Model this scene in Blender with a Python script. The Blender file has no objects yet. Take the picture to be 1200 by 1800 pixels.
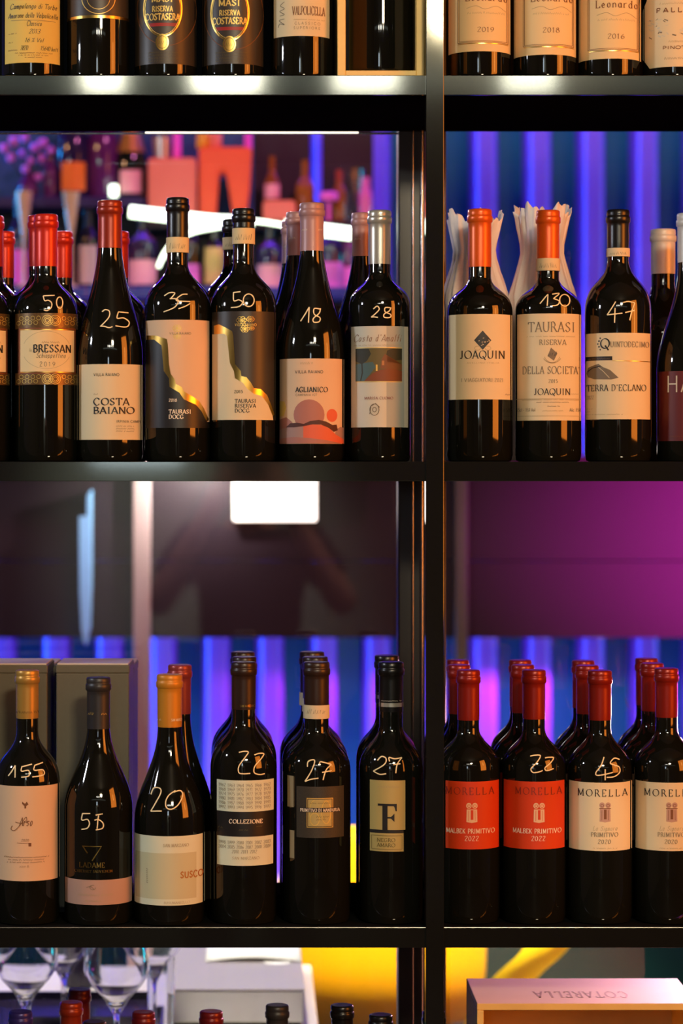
import bpy, bmesh, math, random
from mathutils import Vector, Matrix
random.seed(7)
SC = bpy.context.scene
COL = SC.collection
PI = math.pi

# ------------------------------------------------------------------ camera, world, lights, exposure
S = 0.00066          # metres per photo pixel on the front plane of the shelves
D = 3.0              # camera to front plane
CZ = 1.50            # camera height
VX, VY = 440.0, 815.0   # principal point in the 1200x1800 frame

cam_d = bpy.data.cameras.new('camera')
cam = bpy.data.objects.new('camera', cam_d)
COL.objects.link(cam)
cam.location = (0, -D, CZ)
cam.rotation_euler = (PI / 2, 0, 0)
cam_d.sensor_fit = 'VERTICAL'
cam_d.sensor_height = 36.0
cam_d.lens = 36.0 * D / (1800 * S)
cam_d.shift_x = (600 - VX) / 1800.0
cam_d.shift_y = (VY - 900) / 1800.0
cam_d.dof.use_dof = True
cam_d.dof.focus_distance = D + 0.03
cam_d.dof.aperture_fstop = 4.0
cam_d.clip_start = 0.05
SC.camera = cam

SC.view_settings.view_transform = 'Standard'
SC.view_settings.look = 'None'
SC.view_settings.gamma = 1.0
SC.view_settings.use_curve_mapping = False
SC.view_settings.exposure = 0.12
SC.cycles.use_denoising = True
SC.cycles.max_bounces = 10
SC.cycles.transparent_max_bounces = 16
SC.cycles.sample_clamp_indirect = 4.0
SC.cycles.caustics_reflective = False
SC.cycles.caustics_refractive = False

w = bpy.data.worlds.new('dim_room'); SC.world = w
w.use_nodes = True
w.node_tree.nodes['Background'].inputs[0].default_value = (0.5, 0.45, 0.6, 1)
w.node_tree.nodes['Background'].inputs[1].default_value = 0.012


def area(name, loc, target, sx, sy, energy, color, spread=PI):
    l = bpy.data.lights.new(name, 'AREA')
    l.shape = 'RECTANGLE'; l.size = sx; l.size_y = sy
    l.energy = energy; l.color = color; l.spread = spread
    o = bpy.data.objects.new(name, l); COL.objects.link(o)
    o.location = loc
    d = Vector(target) - Vector(loc)
    o.rotation_euler = d.to_track_quat('-Z', 'Y').to_euler()
    return o


def spot(name, loc, target, energy, color, angle, blend=0.4, size=0.05):
    l = bpy.data.lights.new(name, 'SPOT')
    l.energy = energy; l.color = color; l.spot_size = math.radians(angle); l.spot_blend = blend
    l.shadow_soft_size = size
    o = bpy.data.objects.new(name, l); COL.objects.link(o)
    o.location = loc
    d = Vector(target) - Vector(loc)
    o.rotation_euler = d.to_track_quat('-Z', 'Y').to_euler()
    return o


# lamps over the guests' side of the room, mirrored in the steel of the upper shelf
WARM = (1.0, 0.80, 0.52)
for x, sx, e in ((-0.37, 0.10, 1.2), (-0.06, 0.17, 2.3), (0.29, 0.16, 1.5), (0.70, 0.13, 1.0)):
    area('ceiling_lamp_light', (x, -3.5, CZ + 0.982), (x * 0.3, 0, CZ + 0.9), sx, 0.09, e, (1.0, 0.95, 0.80))
area('edge_fill_light', (0.3, -5.5, CZ + 1.27), (0.3, 0, CZ + 1.27), 5.0, 0.10, 1.3, (0.9, 1.0, 0.88))  # added strip with no fitting, mirrored as grey in the upper shelf edge
# general warm wash on the bottles from above the guests
area('warm_wash_light', (0.7, -3.7, CZ + 1.25), (0.15, 0, CZ - 0.1), 0.45, 0.25, 60, WARM)
# cool lamp behind the viewer, a wide amber wall of light on the right, a small lamp on the left
area('cool_tube_light', (-0.28, -3.4, CZ + 0.20), (0.0, 0, CZ + 0.20), 0.22, 0.40, 2.6, (0.72, 0.87, 1.0))
area('amber_lamp_light', (2.5, -1.7, CZ + 0.45), (0.2, 0, CZ + 0.3), 1.1, 1.6, 40, (1.0, 0.25, 0.025), 2.6)
area('amber_core_light', (2.42, -1.62, CZ + 0.50), (0.2, 0, CZ + 0.3), 0.10, 0.5, 1.0, (1.0, 0.42, 0.10), 2.6)
area('left_lamp_light', (-1.6, -0.5, CZ + 0.55), (0, 0, CZ), 0.12, 0.12, 9.0, (0.82, 0.88, 1.0))
spot('label_spot', (0.55, -3.1, CZ + 0.9), (0.405, 0.02, CZ - 0.455), 60, (1.0, 0.97, 0.82), 3.0, 0.6, 0.02)
# back room: violet wash from above and below the slatted wall, blue side wash, magenta spots
area('violet_wash_light', (0.4, 2.33, 3.2), (0.4, 2.63, 1.6), 4.0, 0.12, 50, (0.20, 0.05, 1.0))
area('violet_low_light', (0.4, 2.46, 0.60), (0.4, 2.62, 1.2), 4.0, 0.06, 17, (0.42, 0.20, 1.0))
area('blue_side_light', (-2.3, 2.45, 1.5), (0.6, 2.70, 1.45), 0.2, 2.4, 60, (0.0, 0.32, 1.0), 1.4)
area('teal_side_light', (3.1, 2.45, 1.2), (0.8, 2.70, 1.2), 0.2, 2.0, 75, (0.0, 0.5, 0.62))
spot('magenta_spot', (1.65, 1.55, 1.36), (1.02, 2.25, 1.35), 640, (1.0, 0.04, 0.75), 42, 1.0)
spot('magenta_rim_spot', (1.35, 0.95, 1.15), (0.1, 0.05, 1.1), 30, (1.0, 0.08, 0.75), 60, 0.8, 0.12)
spot('magenta_bar_spot', (0.35, 0.9, 2.75), (-0.25, 2.05, 1.85), 34, (1.0, 0.22, 0.60), 60, 0.7)
spot('amber_bar_spot', (-1.4, 1.0, 2.5), (-0.1, 2.05, 1.9), 28, (1.0, 0.45, 0.2), 60, 0.7)
spot('table_spot', (-0.15, 0.9, 3.1), (-0.15, 0.85, 0.7), 270, (1.0, 0.95, 0.80), 32, 0.5)
spot('chair_spot', (0.45, 0.62, 2.7), (0.35, 1.75, 0.7), 1000, (1.0, 0.88, 0.62), 32, 0.5)
spot('crate_spot', (0.75, 1.15, 1.08), (0.42, 0.12, 0.87), 75, (1.0, 0.45, 0.56), 50, 0.6)
spot('panel_halo_light', (-0.08, 2.12, CZ + 0.02), (-0.16, 2.25, CZ - 0.06), 42, (0.95, 1.0, 0.78), 150, 0.9, 0.01)  # added unseen light that makes the halo on the dark panel
spot('guest_wall_spot', (-0.5, -4.5, 3.1), (-0.22, -5.6, 1.28), 900, (0.95, 1.0, 0.82), 34, 1.0)
spot('elbow_spot', (0.0, -1.9, 3.1), (0.0, -3.3, 1.10), 330, (1.0, 0.75, 0.8), 26, 0.8)
for x, y in ((-0.42, 0.75), (-0.30, 0.95), (-0.22, 0.7), (-0.12, 0.9), (0.0, 0.72)):
    area('glass_sparkle_light', (x, y, 2.02), (x, y, 0), 0.05, 0.05, 1.6, (1.0, 0.92, 0.95))  # added lights without fittings, for sparkle in the wine glasses
spot('blue_shape_fill', (-0.75, 1.5, 2.2), (-0.36, 2.2, 1.28), 14, (0.45, 0.65, 1.0), 12, 0.8)  # added light that only brightens the blue reflection shape

# ------------------------------------------------------------------ helpers


def fac(y):
    return S * (1 + y / D)


def P(px, py, y):
    f = fac(y)
    return Vector(((px - VX) * f, y, CZ + (VY - py) * f))


def srgb(r, g, b):
    def c(v):
        v /= 255.0
        return v / 12.92 if v <= 0.04045 else ((v + 0.055) / 1.055) ** 2.4
    return (c(r), c(g), c(b), 1.0)


MATS = {}


def mat(name, col, rough=0.5, metal=0.0, spec=0.5, emit=None, estr=0.0, coat=0.0, noise=0.0, nscale=40.0, bump=0.0):
    if name in MATS:
        return MATS[name]
    m = bpy.data.materials.new(name); m.use_nodes = True
    nt = m.node_tree
    b = nt.nodes['Principled BSDF']
    b.inputs['Base Color'].default_value = col
    b.inputs['Roughness'].default_value = rough
    b.inputs['Metallic'].default_value = metal
    b.inputs['Specular IOR Level'].default_value = spec
    b.inputs['Coat Weight'].default_value = coat
    if emit:
        b.inputs['Emission Color'].default_value = emit
        b.inputs['Emission Strength'].default_value = estr
    if noise or bump:
        tc = nt.nodes.new('ShaderNodeTexCoord')
        n = nt.nodes.new('ShaderNodeTexNoise'); n.inputs['Scale'].default_value = nscale
        n.inputs['Detail'].default_value = 6
        nt.links.new(tc.outputs['Object'], n.inputs['Vector'])
        if noise:
            mx = nt.nodes.new('ShaderNodeMix'); mx.data_type = 'RGBA'
            mx.inputs['A'].default_value = tuple(c * (1 - noise) for c in col[:3]) + (1,)
            mx.inputs['B'].default_value = tuple(min(1, c * (1 + noise)) for c in col[:3]) + (1,)
            nt.links.new(n.outputs['Fac'], mx.inputs['Factor'])
            nt.links.new(mx.outputs['Result'], b.inputs['Base Color'])
        if bump:
            bp = nt.nodes.new('ShaderNodeBump'); bp.inputs['Strength'].default_value = bump
            bp.inputs['Distance'].default_value = 0.002
            nt.links.new(n.outputs['Fac'], bp.inputs['Height'])
            nt.links.new(bp.outputs['Normal'], b.inputs['Normal'])
    MATS[name] = m
    return m


def pane_material():
    m = bpy.data.materials.new('pane_glass'); m.use_nodes = True
    nt = m.node_tree; nt.nodes.clear()
    out = nt.nodes.new('ShaderNodeOutputMaterial')
    t = nt.nodes.new('ShaderNodeBsdfTransparent'); t.inputs[0].default_value = (0.97, 0.98, 0.98, 1)
    g = nt.nodes.new('ShaderNodeBsdfGlossy'); g.inputs['Roughness'].default_value = 0.01
    f = nt.nodes.new('ShaderNodeFresnel'); f.inputs[0].default_value = 1.45
    mx = nt.nodes.new('ShaderNodeMixShader')
    nt.links.new(f.outputs[0], mx.inputs[0]); nt.links.new(t.outputs[0], mx.inputs[1]); nt.links.new(g.outputs[0], mx.inputs[2])
    nt.links.new(mx.outputs[0], out.inputs[0])
    MATS['pane_glass'] = m
    return m


def clear_glass():
    m = mat('clear_glass', (1, 1, 1, 1), 0.0)
    b = m.node_tree.nodes['Principled BSDF']
    b.inputs['Transmission Weight'].default_value = 1.0
    b.inputs['IOR'].default_value = 1.48
    return m


GLASS = mat('dark_bottle_glass', (0.006, 0.006, 0.004, 1), 0.05, spec=0.55)
GREEN = mat('dark_green_bottle_glass', (0.006, 0.010, 0.005, 1), 0.05, spec=0.55)
CHALK = mat('chalk_marker', srgb(252, 232, 184), 0.7, spec=0.2)
STEEL = mat('grey_shelf_steel', (0.055, 0.058, 0.052, 1), 0.06, 0.85, 0.5, noise=0.12, nscale=300)
BLACKM = mat('black_frame_steel', (0.010, 0.010, 0.011, 1), 0.35, 0.0, 0.4)
BOARDM = mat('matt_black_board', (0.008, 0.008, 0.008, 1), 0.95, 0.0, 0.0)
TRIM = mat('polished_trim', (0.5, 0.48, 0.45, 1), 0.22, 1.0)
PANE = pane_material()
CLEAR = clear_glass()
CREAM = mat('cream_paper', srgb(226, 205, 165), 0.65, spec=0.25)
WARMC = mat('warm_cream_paper', srgb(232, 204, 152), 0.65, spec=0.25)
PINKC = mat('rosy_cream_paper', srgb(226, 188, 152), 0.65, spec=0.25)
PALE = mat('pale_green_white_paper', srgb(224, 224, 196), 0.6, spec=0.25)
WHITEP = mat('white_paper', srgb(236, 232, 214), 0.6, spec=0.25)
YELLP = mat('yellowed_paper', srgb(226, 190, 96), 0.65, spec=0.25)
MAUVEP = mat('mauve_paper', srgb(186, 148, 132), 0.6)
STONE = mat('stone_paper', srgb(204, 198, 160), 0.6)
SILVP = mat('silver_grey_paper', srgb(206, 198, 178), 0.55)
GOLDP = mat('old_gold_paper', srgb(190, 170, 104), 0.45, 0.15)
ORANGEP = mat('orange_paper', srgb(206, 60, 16), 0.5, spec=0.35)
REDP = mat('dark_red_paper', srgb(92, 24, 22), 0.5)
BLACKP = mat('black_paper', (0.012, 0.010, 0.009, 1), 0.42)
BROWNP = mat('dark_brown_paper', (0.035, 0.026, 0.018, 1), 0.42)
TEXTP = mat('woven_brown_paper', (0.040, 0.032, 0.020, 1), 0.5, noise=0.6, nscale=900)
ORNP = mat('ornate_bronze_paper', srgb(108, 80, 44), 0.35, 0.4, noise=0.55, nscale=420)
GOLD = mat('gold_foil', (0.80, 0.50, 0.12, 1), 0.28, 1.0)
PGOLD = mat('pale_gold_ink', srgb(222, 190, 100), 0.4, 0.3)
INK = mat('black_ink', (0.010, 0.008, 0.008, 1), 0.5)
GINK = mat('grey_ink', srgb(120, 105, 84), 0.6)
BINK = mat('brown_ink', srgb(120, 72, 34), 0.6)
LINK = mat('faint_ink', srgb(176, 156, 118), 0.6)
WINK = mat('white_ink', srgb(240, 226, 200), 0.5)
DRINK = mat('dark_red_ink', srgb(120, 30, 14), 0.5)
REDINK = mat('red_ink', srgb(150, 28, 18), 0.5)
CORAL = mat('coral_ink', srgb(222, 98, 66), 0.6)
ROSE = mat('dusty_rose_ink', srgb(176, 112, 98), 0.6)
MAUVE = mat('mauve_ink', srgb(170, 130, 120), 0.6)
HILL = mat('dark_maroon_ink', srgb(78, 34, 24), 0.6)
BLUEINK = mat('slate_blue_ink', srgb(70, 96, 96), 0.6)
OLIVE = mat('olive_ink', srgb(96, 84, 38), 0.6)
RUST = mat('rust_ink', srgb(124, 62, 26), 0.6)
DTREE = mat('dark_green_ink', srgb(44, 44, 26), 0.6)
SUSC = mat('ochre_ink', srgb(178, 112, 42), 0.5)
SIDEL = mat('taupe_paper', srgb(150, 134, 100), 0.6)


def capmat(name, rgb, rough=0.32, metal=0.25):
    return mat(name, srgb(*rgb), rough, metal, 0.5)


C_RED = capmat('red_foil', (206, 44, 22))
C_RUST = capmat('rust_red_foil', (150, 46, 22))
C_BLACK = capmat('black_foil', (20, 17, 15), 0.3, 0.0)
C_GREY = capmat('charcoal_foil', (44, 42, 42), 0.4, 0.0)
C_BROWN = capmat('dark_brown_foil', (48, 30, 20), 0.35, 0.1)
C_MAUVE = capmat('mauve_foil', (176, 132, 130), 0.4, 0.1)
C_SILVER = capmat('silver_foil', (205, 200, 186), 0.3, 0.6)
C_WHITE = capmat('white_foil', (214, 210, 206), 0.4, 0.1)
C_ORANGE = capmat('orange_foil', (222, 92, 22))
C_GOLD = capmat('olive_gold_foil', (186, 142, 66), 0.35, 0.4)
C_AMBER = capmat('amber_foil', (204, 134, 36), 0.4, 0.15)
C_DRED = capmat('deep_red_foil', (138, 28, 11))
C_WINE = capmat('wine_red_foil', (112, 26, 30))
C_BLUE = capmat('blue_foil', (52, 44, 120))
C_DROSE = capmat('dull_rose_foil', (150, 60, 56))


def link(name, bm, m, parent=None, smooth=True, sharp=40):
    me = bpy.data.meshes.new(name)
    bm.normal_update()
    bm.to_mesh(me); bm.free()
    for mm in (m if isinstance(m, (list, tuple)) else [m]):
        me.materials.append(mm)
    if smooth:
        me.polygons.foreach_set('use_smooth', [True] * len(me.polygons))
        try:
            me.set_sharp_from_angle(angle=math.radians(sharp))
        except Exception:
            pass
    o = bpy.data.objects.new(name, me); COL.objects.link(o)
    if parent is not None:
        o.parent = parent
    return o


def tag(o, label, cat, group=None, kind=None):
    if label: o['label'] = label
    if cat: o['category'] = cat
    if group: o['group'] = group
    if kind: o['kind'] = kind
    return o


def thing(name, loc, label, cat, group=None, rz=0.0):
    o = bpy.data.objects.new(name, None); COL.objects.link(o)
    o.empty_display_size = 0.05
    o.location = loc; o.rotation_euler = (0, 0, rz)
    return tag(o, label, cat, group)


def struct(o):
    o['kind'] = 'structure'
    return o


def dup(root, loc, label, group=None, rz=None, drop=()):
    r = root.copy(); COL.objects.link(r); r.location = loc
    if rz is not None: r.rotation_euler = (0, 0, rz)
    r['label'] = label
    if group: r['group'] = group
    for ch in list(root.children):
        if ch.name.split('.')[0] in drop:
            continue
        c = ch.copy(); COL.objects.link(c); c.parent = r
        for g in list(ch.children):
            d = g.copy(); COL.objects.link(d); d.parent = c
    return r


def box(bm, x0, x1, y0, y1, z0, z1, bev=0.0, mi=0):
    r = bmesh.ops.create_cube(bm, size=1.0)
    vs = r['verts']
    for v in vs:
        v.co = Vector(((x0 + x1) / 2 + v.co.x * (x1 - x0), (y0 + y1) / 2 + v.co.y * (y1 - y0), (z0 + z1) / 2 + v.co.z * (z1 - z0)))
    fs = set(f for v in vs for f in v.link_faces)
    for f in fs: f.material_index = mi
    if bev:
        es = list(set(e for v in vs for e in v.link_edges))
        bmesh.ops.bevel(bm, geom=es, offset=bev, segments=2, affect='EDGES', profile=0.5)
    return bm


def boxbm(*a, **k):
    return box(bmesh.new(), *a, **k)


def lathe(bm, prof, seg=48, cx=0, cy=0, fn=None, close_top=True, close_bot=True, mi=0):
    """prof: list of (r, z) bottom to top"""
    rings = []
    for (r, z) in prof:
        ring = []
        for i in range(seg):
            a = 2 * PI * i / seg
            rr = r if fn is None else fn(a, r, z)
            ring.append(bm.verts.new((cx + rr * math.cos(a), cy + rr * math.sin(a), z)))
        rings.append(ring)
    for k in range(len(rings) - 1):
        for i in range(seg):
            j = (i + 1) % seg
            f = bm.faces.new((rings[k][i], rings[k][j], rings[k + 1][j], rings[k + 1][i]))
            f.material_index = mi
    if close_bot:
        f = bm.faces.new(list(reversed(rings[0]))); f.material_index = mi
    if close_top:
        f = bm.faces.new(rings[-1]); f.material_index = mi
    return bm


def tube(bm, pts, r, seg=10, closed=False, mi=0):
    pts = [Vector(p) for p in pts]
    n = len(pts)
    rings = []
    up = Vector((0, 0, 1))
    for i, p in enumerate(pts):
        if closed:
            t = (pts[(i + 1) % n] - pts[i - 1]).normalized()
        else:
            t = (pts[min(i + 1, n - 1)] - pts[max(i - 1, 0)]).normalized()
        a = t.cross(up)
        if a.length < 0.05: a = t.cross(Vector((1, 0, 0)))
        a.normalize(); b = t.cross(a).normalized()
        rr = r[i] if isinstance(r, (list, tuple)) else r
        rings.append([bm.verts.new(p + a * rr * math.cos(2 * PI * k / seg) + b * rr * math.sin(2 * PI * k / seg)) for k in range(seg)])
    for i in range(n if closed else n - 1):
        A, B = rings[i], rings[(i + 1) % n]
        for k in range(seg):
            j = (k + 1) % seg
            f = bm.faces.new((A[k], A[j], B[j], B[k])); f.material_index = mi
    if not closed:
        bm.faces.new(list(reversed(rings[0]))).material_index = mi
        bm.faces.new(rings[-1]).material_index = mi
    bmesh.ops.recalc_face_normals(bm, faces=bm.faces[:])
    return bm


def catmull(pts, sub=6, closed=False):
    n = len(pts); out = []
    if n < 3 and not closed: return list(pts)
    rng = range(n if closed else n - 1)
    for i in rng:
        if closed:
            p0, p1, p2, p3 = pts[i - 1], pts[i], pts[(i + 1) % n], pts[(i + 2) % n]
        else:
            p0 = pts[max(i - 1, 0)]; p1 = pts[i]; p2 = pts[i + 1]; p3 = pts[min(i + 2, n - 1)]
        for k in range(sub):
            t = k / sub; t2 = t * t; t3 = t2 * t
            out.append(tuple(0.5 * (2 * p1[a] + (p2[a] - p0[a]) * t + (2 * p0[a] - 5 * p1[a] + 4 * p2[a] - p3[a]) * t2 + (3 * p1[a] - p0[a] - 3 * p2[a] + p3[a]) * t3) for a in range(len(p1))))
    if not closed: out.append(tuple(pts[-1]))
    return out


# ------------------------------------------------------------------ stroke lettering
GL = {
    'A': (8, 'l004A l4A80 l1373'), 'B': (7, 'l101A c1A4A684515 c1545734010'), 'C': (9, 'c886A3A05306082'),
    'D': (9, 'l101A c1A4A7885724010'), 'E': (7, 'l101A l1A6A l1555 l1060 l6A68 l6062'), 'F': (7, 'l101A l1A6A l1555 l6A67 l5456'),
    'G': (9, 'c886A3A05306082 l8184 l5484'), 'H': (9, 'l101A l808A l1585'), 'I': (4, 'l202A'), 'J': (5, 'l3A32 c322001'),
    'K': (8, 'l101A l7A14 l3570'), 'L': (7, 'l101A l1060 l6062'), 'M': (10, 'l101A l1A51 l519A l9A90'), 'N': (9, 'l101A l1A80 l808A'),
    'O': (10, 'e5555'), 'P': (7, 'l101A c1A4A774414'), 'Q': (10, 'e5555 l539y'), 'R': (8, 'l101A c1A4A674515 l4580'),
    'S': (7, 'c684A182654623002'), 'T': (8, 'l404A l0A8A l0A08 l8A88'), 'U': (9, 'l1A14 c1421507184 l848A'), 'V': (9, 'l0A40 l408A'),
    'W': (10, 'l0A30 l305A l5A80 l80AA'), 'X': (8, 'l0A80 l8A00'), 'Y': (8, 'l0A45 l8A45 l4540'), 'Z': (8, 'l0A7A l7A00 l0070 l0A08 l7072'),
    '0': (7, 'e3535'), '1': (5, 'l202A l2A08'), '2': (7, 'c082A5A684600 l0060'), '3': (7, 'c083A684525 c2545623001'),
    '4': (7, 'l505A l5A03 l0363'), '5': (7, 'l6A1A l1A16 c1646623001'), '6': (7, 'c5A270330634614'), '7': (7, 'l0A6A l6A20'),
    '8': (7, 'e3822 e3333'), '9': (7, 'c1043673A072456'),
    'a': (6, 'e2323 l4640'), 'b': (6, 'l0A00 e2323'), 'c': (6, 'c4526032041'), 'd': (6, 'e2323 l4A40'), 'e': (6, 'l0343 c4326032041'),
    'f': (5, 'c4A2920 l0646'), 'g': (6, 'e2323 c464z2y0z'), 'h': (6, 'l0A00 c03264440'), 'i': (3, 'l1610 l1819'), 'j': (3, 'c161z0y'),
    'k': (6, 'l0A00 l4602 l2440'), 'l': (3, 'l1A10'), 'm': (8, 'l0600 c04263330 c34566360'), 'n': (6, 'l0600 c04264440'), 'o': (6, 'e2323'),
    'p': (6, 'l060y e2323'), 'q': (6, 'e2323 l464y'), 'r': (5, 'l0600 c04263646'), 's': (6, 'c4526053342 c422001'), 't': (5, 'l2920 l0646'),
    'u': (6, 'c06022044 l4640'), 'v': (6, 'l0620 l2046'), 'w': (8, 'l0610 l1036 l3650 l5066'), 'x': (6, 'l0640 l4600'), 'y': (6, 'l0620 l461y'),
    'z': (6, 'l0646 l4600 l0040'), '.': (3, 'l1011'), "'": (3, 'l1A18'), '-': (5, 'l0444'), '%': (7, 'l006A e1811 e5211'), ',': (3, 'l110z'),
    ' ': (4, ''),
}
HX = {c: i for i, c in enumerate('0123456789A')}
HX['z'] = -1; HX['y'] = -2


def glyph(ch):
    wd, st = GL.get(ch, GL[' '])
    out = []
    for tok in st.split():
        k, s = tok[0], tok[1:]
        v = [HX[c] for c in s]
        if k == 'e':
            cx, cy, rx, ry = v
            pts = [(cx + rx * math.cos(2 * PI * i / 20), cy + ry * math.sin(2 * PI * i / 20)) for i in range(20)]
            out.append((pts, True, True))
        else:
            pts = list(zip(v[0::2], v[1::2]))
            if k == 'c':
                out.append((catmull(pts, 5), False, True))
            else:
                out.append((pts, False, False))
    return wd, out


class Art:
    """flat artwork in photo pixels that is wrapped onto a bottle"""

    def __init__(self):
        self.bm = bmesh.new(); self.mats = []; self.lay = self.bm.verts.layers.float.new('lay'); self.n = 0

    def mi(self, m):
        if m not in self.mats: self.mats.append(m)
        return self.mats.index(m)

    def quad(self, pts, m, lay):
        vs = []
        for p in pts:
            v = self.bm.verts.new((p[0], p[1], 0)); v[self.lay] = lay; vs.append(v)
        try:
            f = self.bm.faces.new(vs)
        except ValueError:
            return
        f.material_index = self.mi(m)
        return f

    def rect(self, x0, y0, x1, y1, m, lay=1.0):
        return self.poly([(x0, y0), (x1, y0), (x1, y1), (x0, y1)], m, lay)

    def poly(self, pts, m, lay=2.0):
        f = self.quad(pts, m, lay)
        if f and len(pts) > 4:
            bmesh.ops.triangulate(self.bm, faces=[f])
        return self

    def ell(self, cx, cy, rx, ry, m, lay=2.0, n=24):
        return self.poly([(cx + rx * math.cos(2 * PI * i / n), cy + ry * math.sin(2 * PI * i / n)) for i in range(n)], m, lay)

    def line(self, pts, wd, m, lay=3.0, closed=False, nib=None, thin=None):
        n = len(pts)
        if n < 2: return self
        L = []
        for i in range(n):
            if closed:
                a, b = pts[i - 1], pts[(i + 1) % n]
            else:
                a, b = pts[max(i - 1, 0)], pts[min(i + 1, n - 1)]
            dx, dy = b[0] - a[0], b[1] - a[1]
            l = math.hypot(dx, dy) or 1.0
            ww = wd
            if nib is not None:
                th = math.atan2(-dy, dx)
                ww = thin + (wd - thin) * abs(math.sin(th - nib))
            nx, ny = -dy / l * ww / 2, dx / l * ww / 2
            L.append(((pts[i][0] + nx, pts[i][1] + ny), (pts[i][0] - nx, pts[i][1] - ny)))
        for i in range(n if closed else n - 1):
            j = (i + 1) % n
            self.quad([L[i][0], L[j][0], L[j][1], L[i][1]], m, lay)
        return self

    def ring(self, cx, cy, rx, ry, wd, m, lay=3.0, a0=0, a1=360, n=32):
        cl = (a1 - a0) >= 360
        k = n if cl else n + 1
        return self.line([(cx + rx * math.cos(math.radians(a0 + (a1 - a0) * i / n)), cy + ry * math.sin(math.radians(a0 + (a1 - a0) * i / n))) for i in range(k)], wd, m, lay, cl)

    def text(self, s, x0, x1, yb, h, m, style='serif', wt=1.0, lay=3.0, gap=2.0, vert=False):
        gs = [glyph(c) for c in s]
        tot = sum(g[0] + gap for g in gs) - gap
        ux = (x1 - x0) / tot; uy = h / 10.0
        sl = 0.35 if style == 'script' else 0.0
        u = (abs(ux) + uy) / 2
        if style == 'serif': thick, thin = 1.75 * wt * u, 0.55 * wt * u
        elif style == 'sans': thick = thin = 1.35 * wt * u
        else: thick, thin = 1.1 * wt * u, 0.5 * wt * u
        x = 0.0

        def T(px, py):
            gx, gy = x0 + (x + px + sl * py) * ux, yb - py * uy
            if vert: return (x0 + (yb - gy), yb - (x + px + sl * py) * ux)
            return (gx, gy)
        for wd, st in gs:
            for pts, closed, curve in st:
                q = [T(*p) for p in pts]
                self.line(q, thick, m, lay, closed, nib=(math.radians(22) if thick != thin else None), thin=thin)
                if style == 'serif' and not curve and not vert:
                    for e in (0, 1):
                        p, o = pts[-e], pts[1 - e if len(pts) == 2 else (1 if e == 0 else -2)]
                        if p[1] in (0, 10) and abs(o[1] - p[1]) > 4:
                            a, b = T(p[0] - 1.3, p[1]), T(p[0] + 1.3, p[1])
                            self.line([a, b], thin * 1.1, m, lay)
            x += wd + gap
        return self

    def scrib(self, x0, x1, yb, h, m, lay=3.0, wd=0.7):
        """a row of print too small to read"""
        pts = []; x = x0; k = 0
        rnd = random.Random(int(x0 * 7 + yb * 13))
        while x < x1:
            pts.append((x, yb - (h if k % 2 else 0) * rnd.uniform(0.5, 1)))
            x += rnd.uniform(0.9, 2.0); k += 1
            if rnd.random() < 0.12 and len(pts) > 1:
                self.line(pts, wd, m, lay); pts = []; x += 1.2
        if len(pts) > 1: self.line(pts, wd, m, lay)
        return self

    def wrap(self, name, cx, rfun, hfun, facy, parent, stepx=5.0, stepy=None, eps=0.00022):
        """rfun(z) gives the radius in metres, hfun(py) the local height; facy(px offset) metres"""
        bm = self.bm
        if not bm.verts:
            bm.free(); return None
        xs = [v.co.x for v in bm.verts]; ys = [v.co.y for v in bm.verts]
        x = math.floor(min(xs) / stepx) * stepx + stepx
        while x < max(xs):
            bmesh.ops.bisect_plane(bm, geom=bm.verts[:] + bm.edges[:] + bm.faces[:], plane_co=(x, 0, 0), plane_no=(1, 0, 0), dist=0.01)
            x += stepx
        if stepy:
            y = math.floor(min(ys) / stepy) * stepy + stepy
            while y < max(ys):
                bmesh.ops.bisect_plane(bm, geom=bm.verts[:] + bm.edges[:] + bm.faces[:], plane_co=(0, y, 0), plane_no=(0, 1, 0), dist=0.01)
                y += stepy
        for v in bm.verts:
            z = hfun(v.co.y); R = rfun(z)
            d = max(-0.985, min(0.985, (v.co.x - cx) * facy / R))
            a = math.asin(d)
            rr = R + eps * v[self.lay]
            v.co = Vector((rr * math.sin(a), -rr * math.cos(a), z))
        for f in bm.faces:
            f.normal_update()
            c = f.calc_center_median()
            if f.normal.x * c.x + f.normal.y * c.y < 0: f.normal_flip()
        return link(name, bm, self.mats, parent, smooth=True)


# ------------------------------------------------------------------ bottles
SHELF = {'U': P(0, 133, 0).z, 'M': P(0, 812, 0).z, 'L': P(0, 1632, 0).z}
SHELF['B'] = P(0, 1777, 0.06).z - 0.300


def facing(x, y):
    return math.atan2(-x, D + y)


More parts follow.
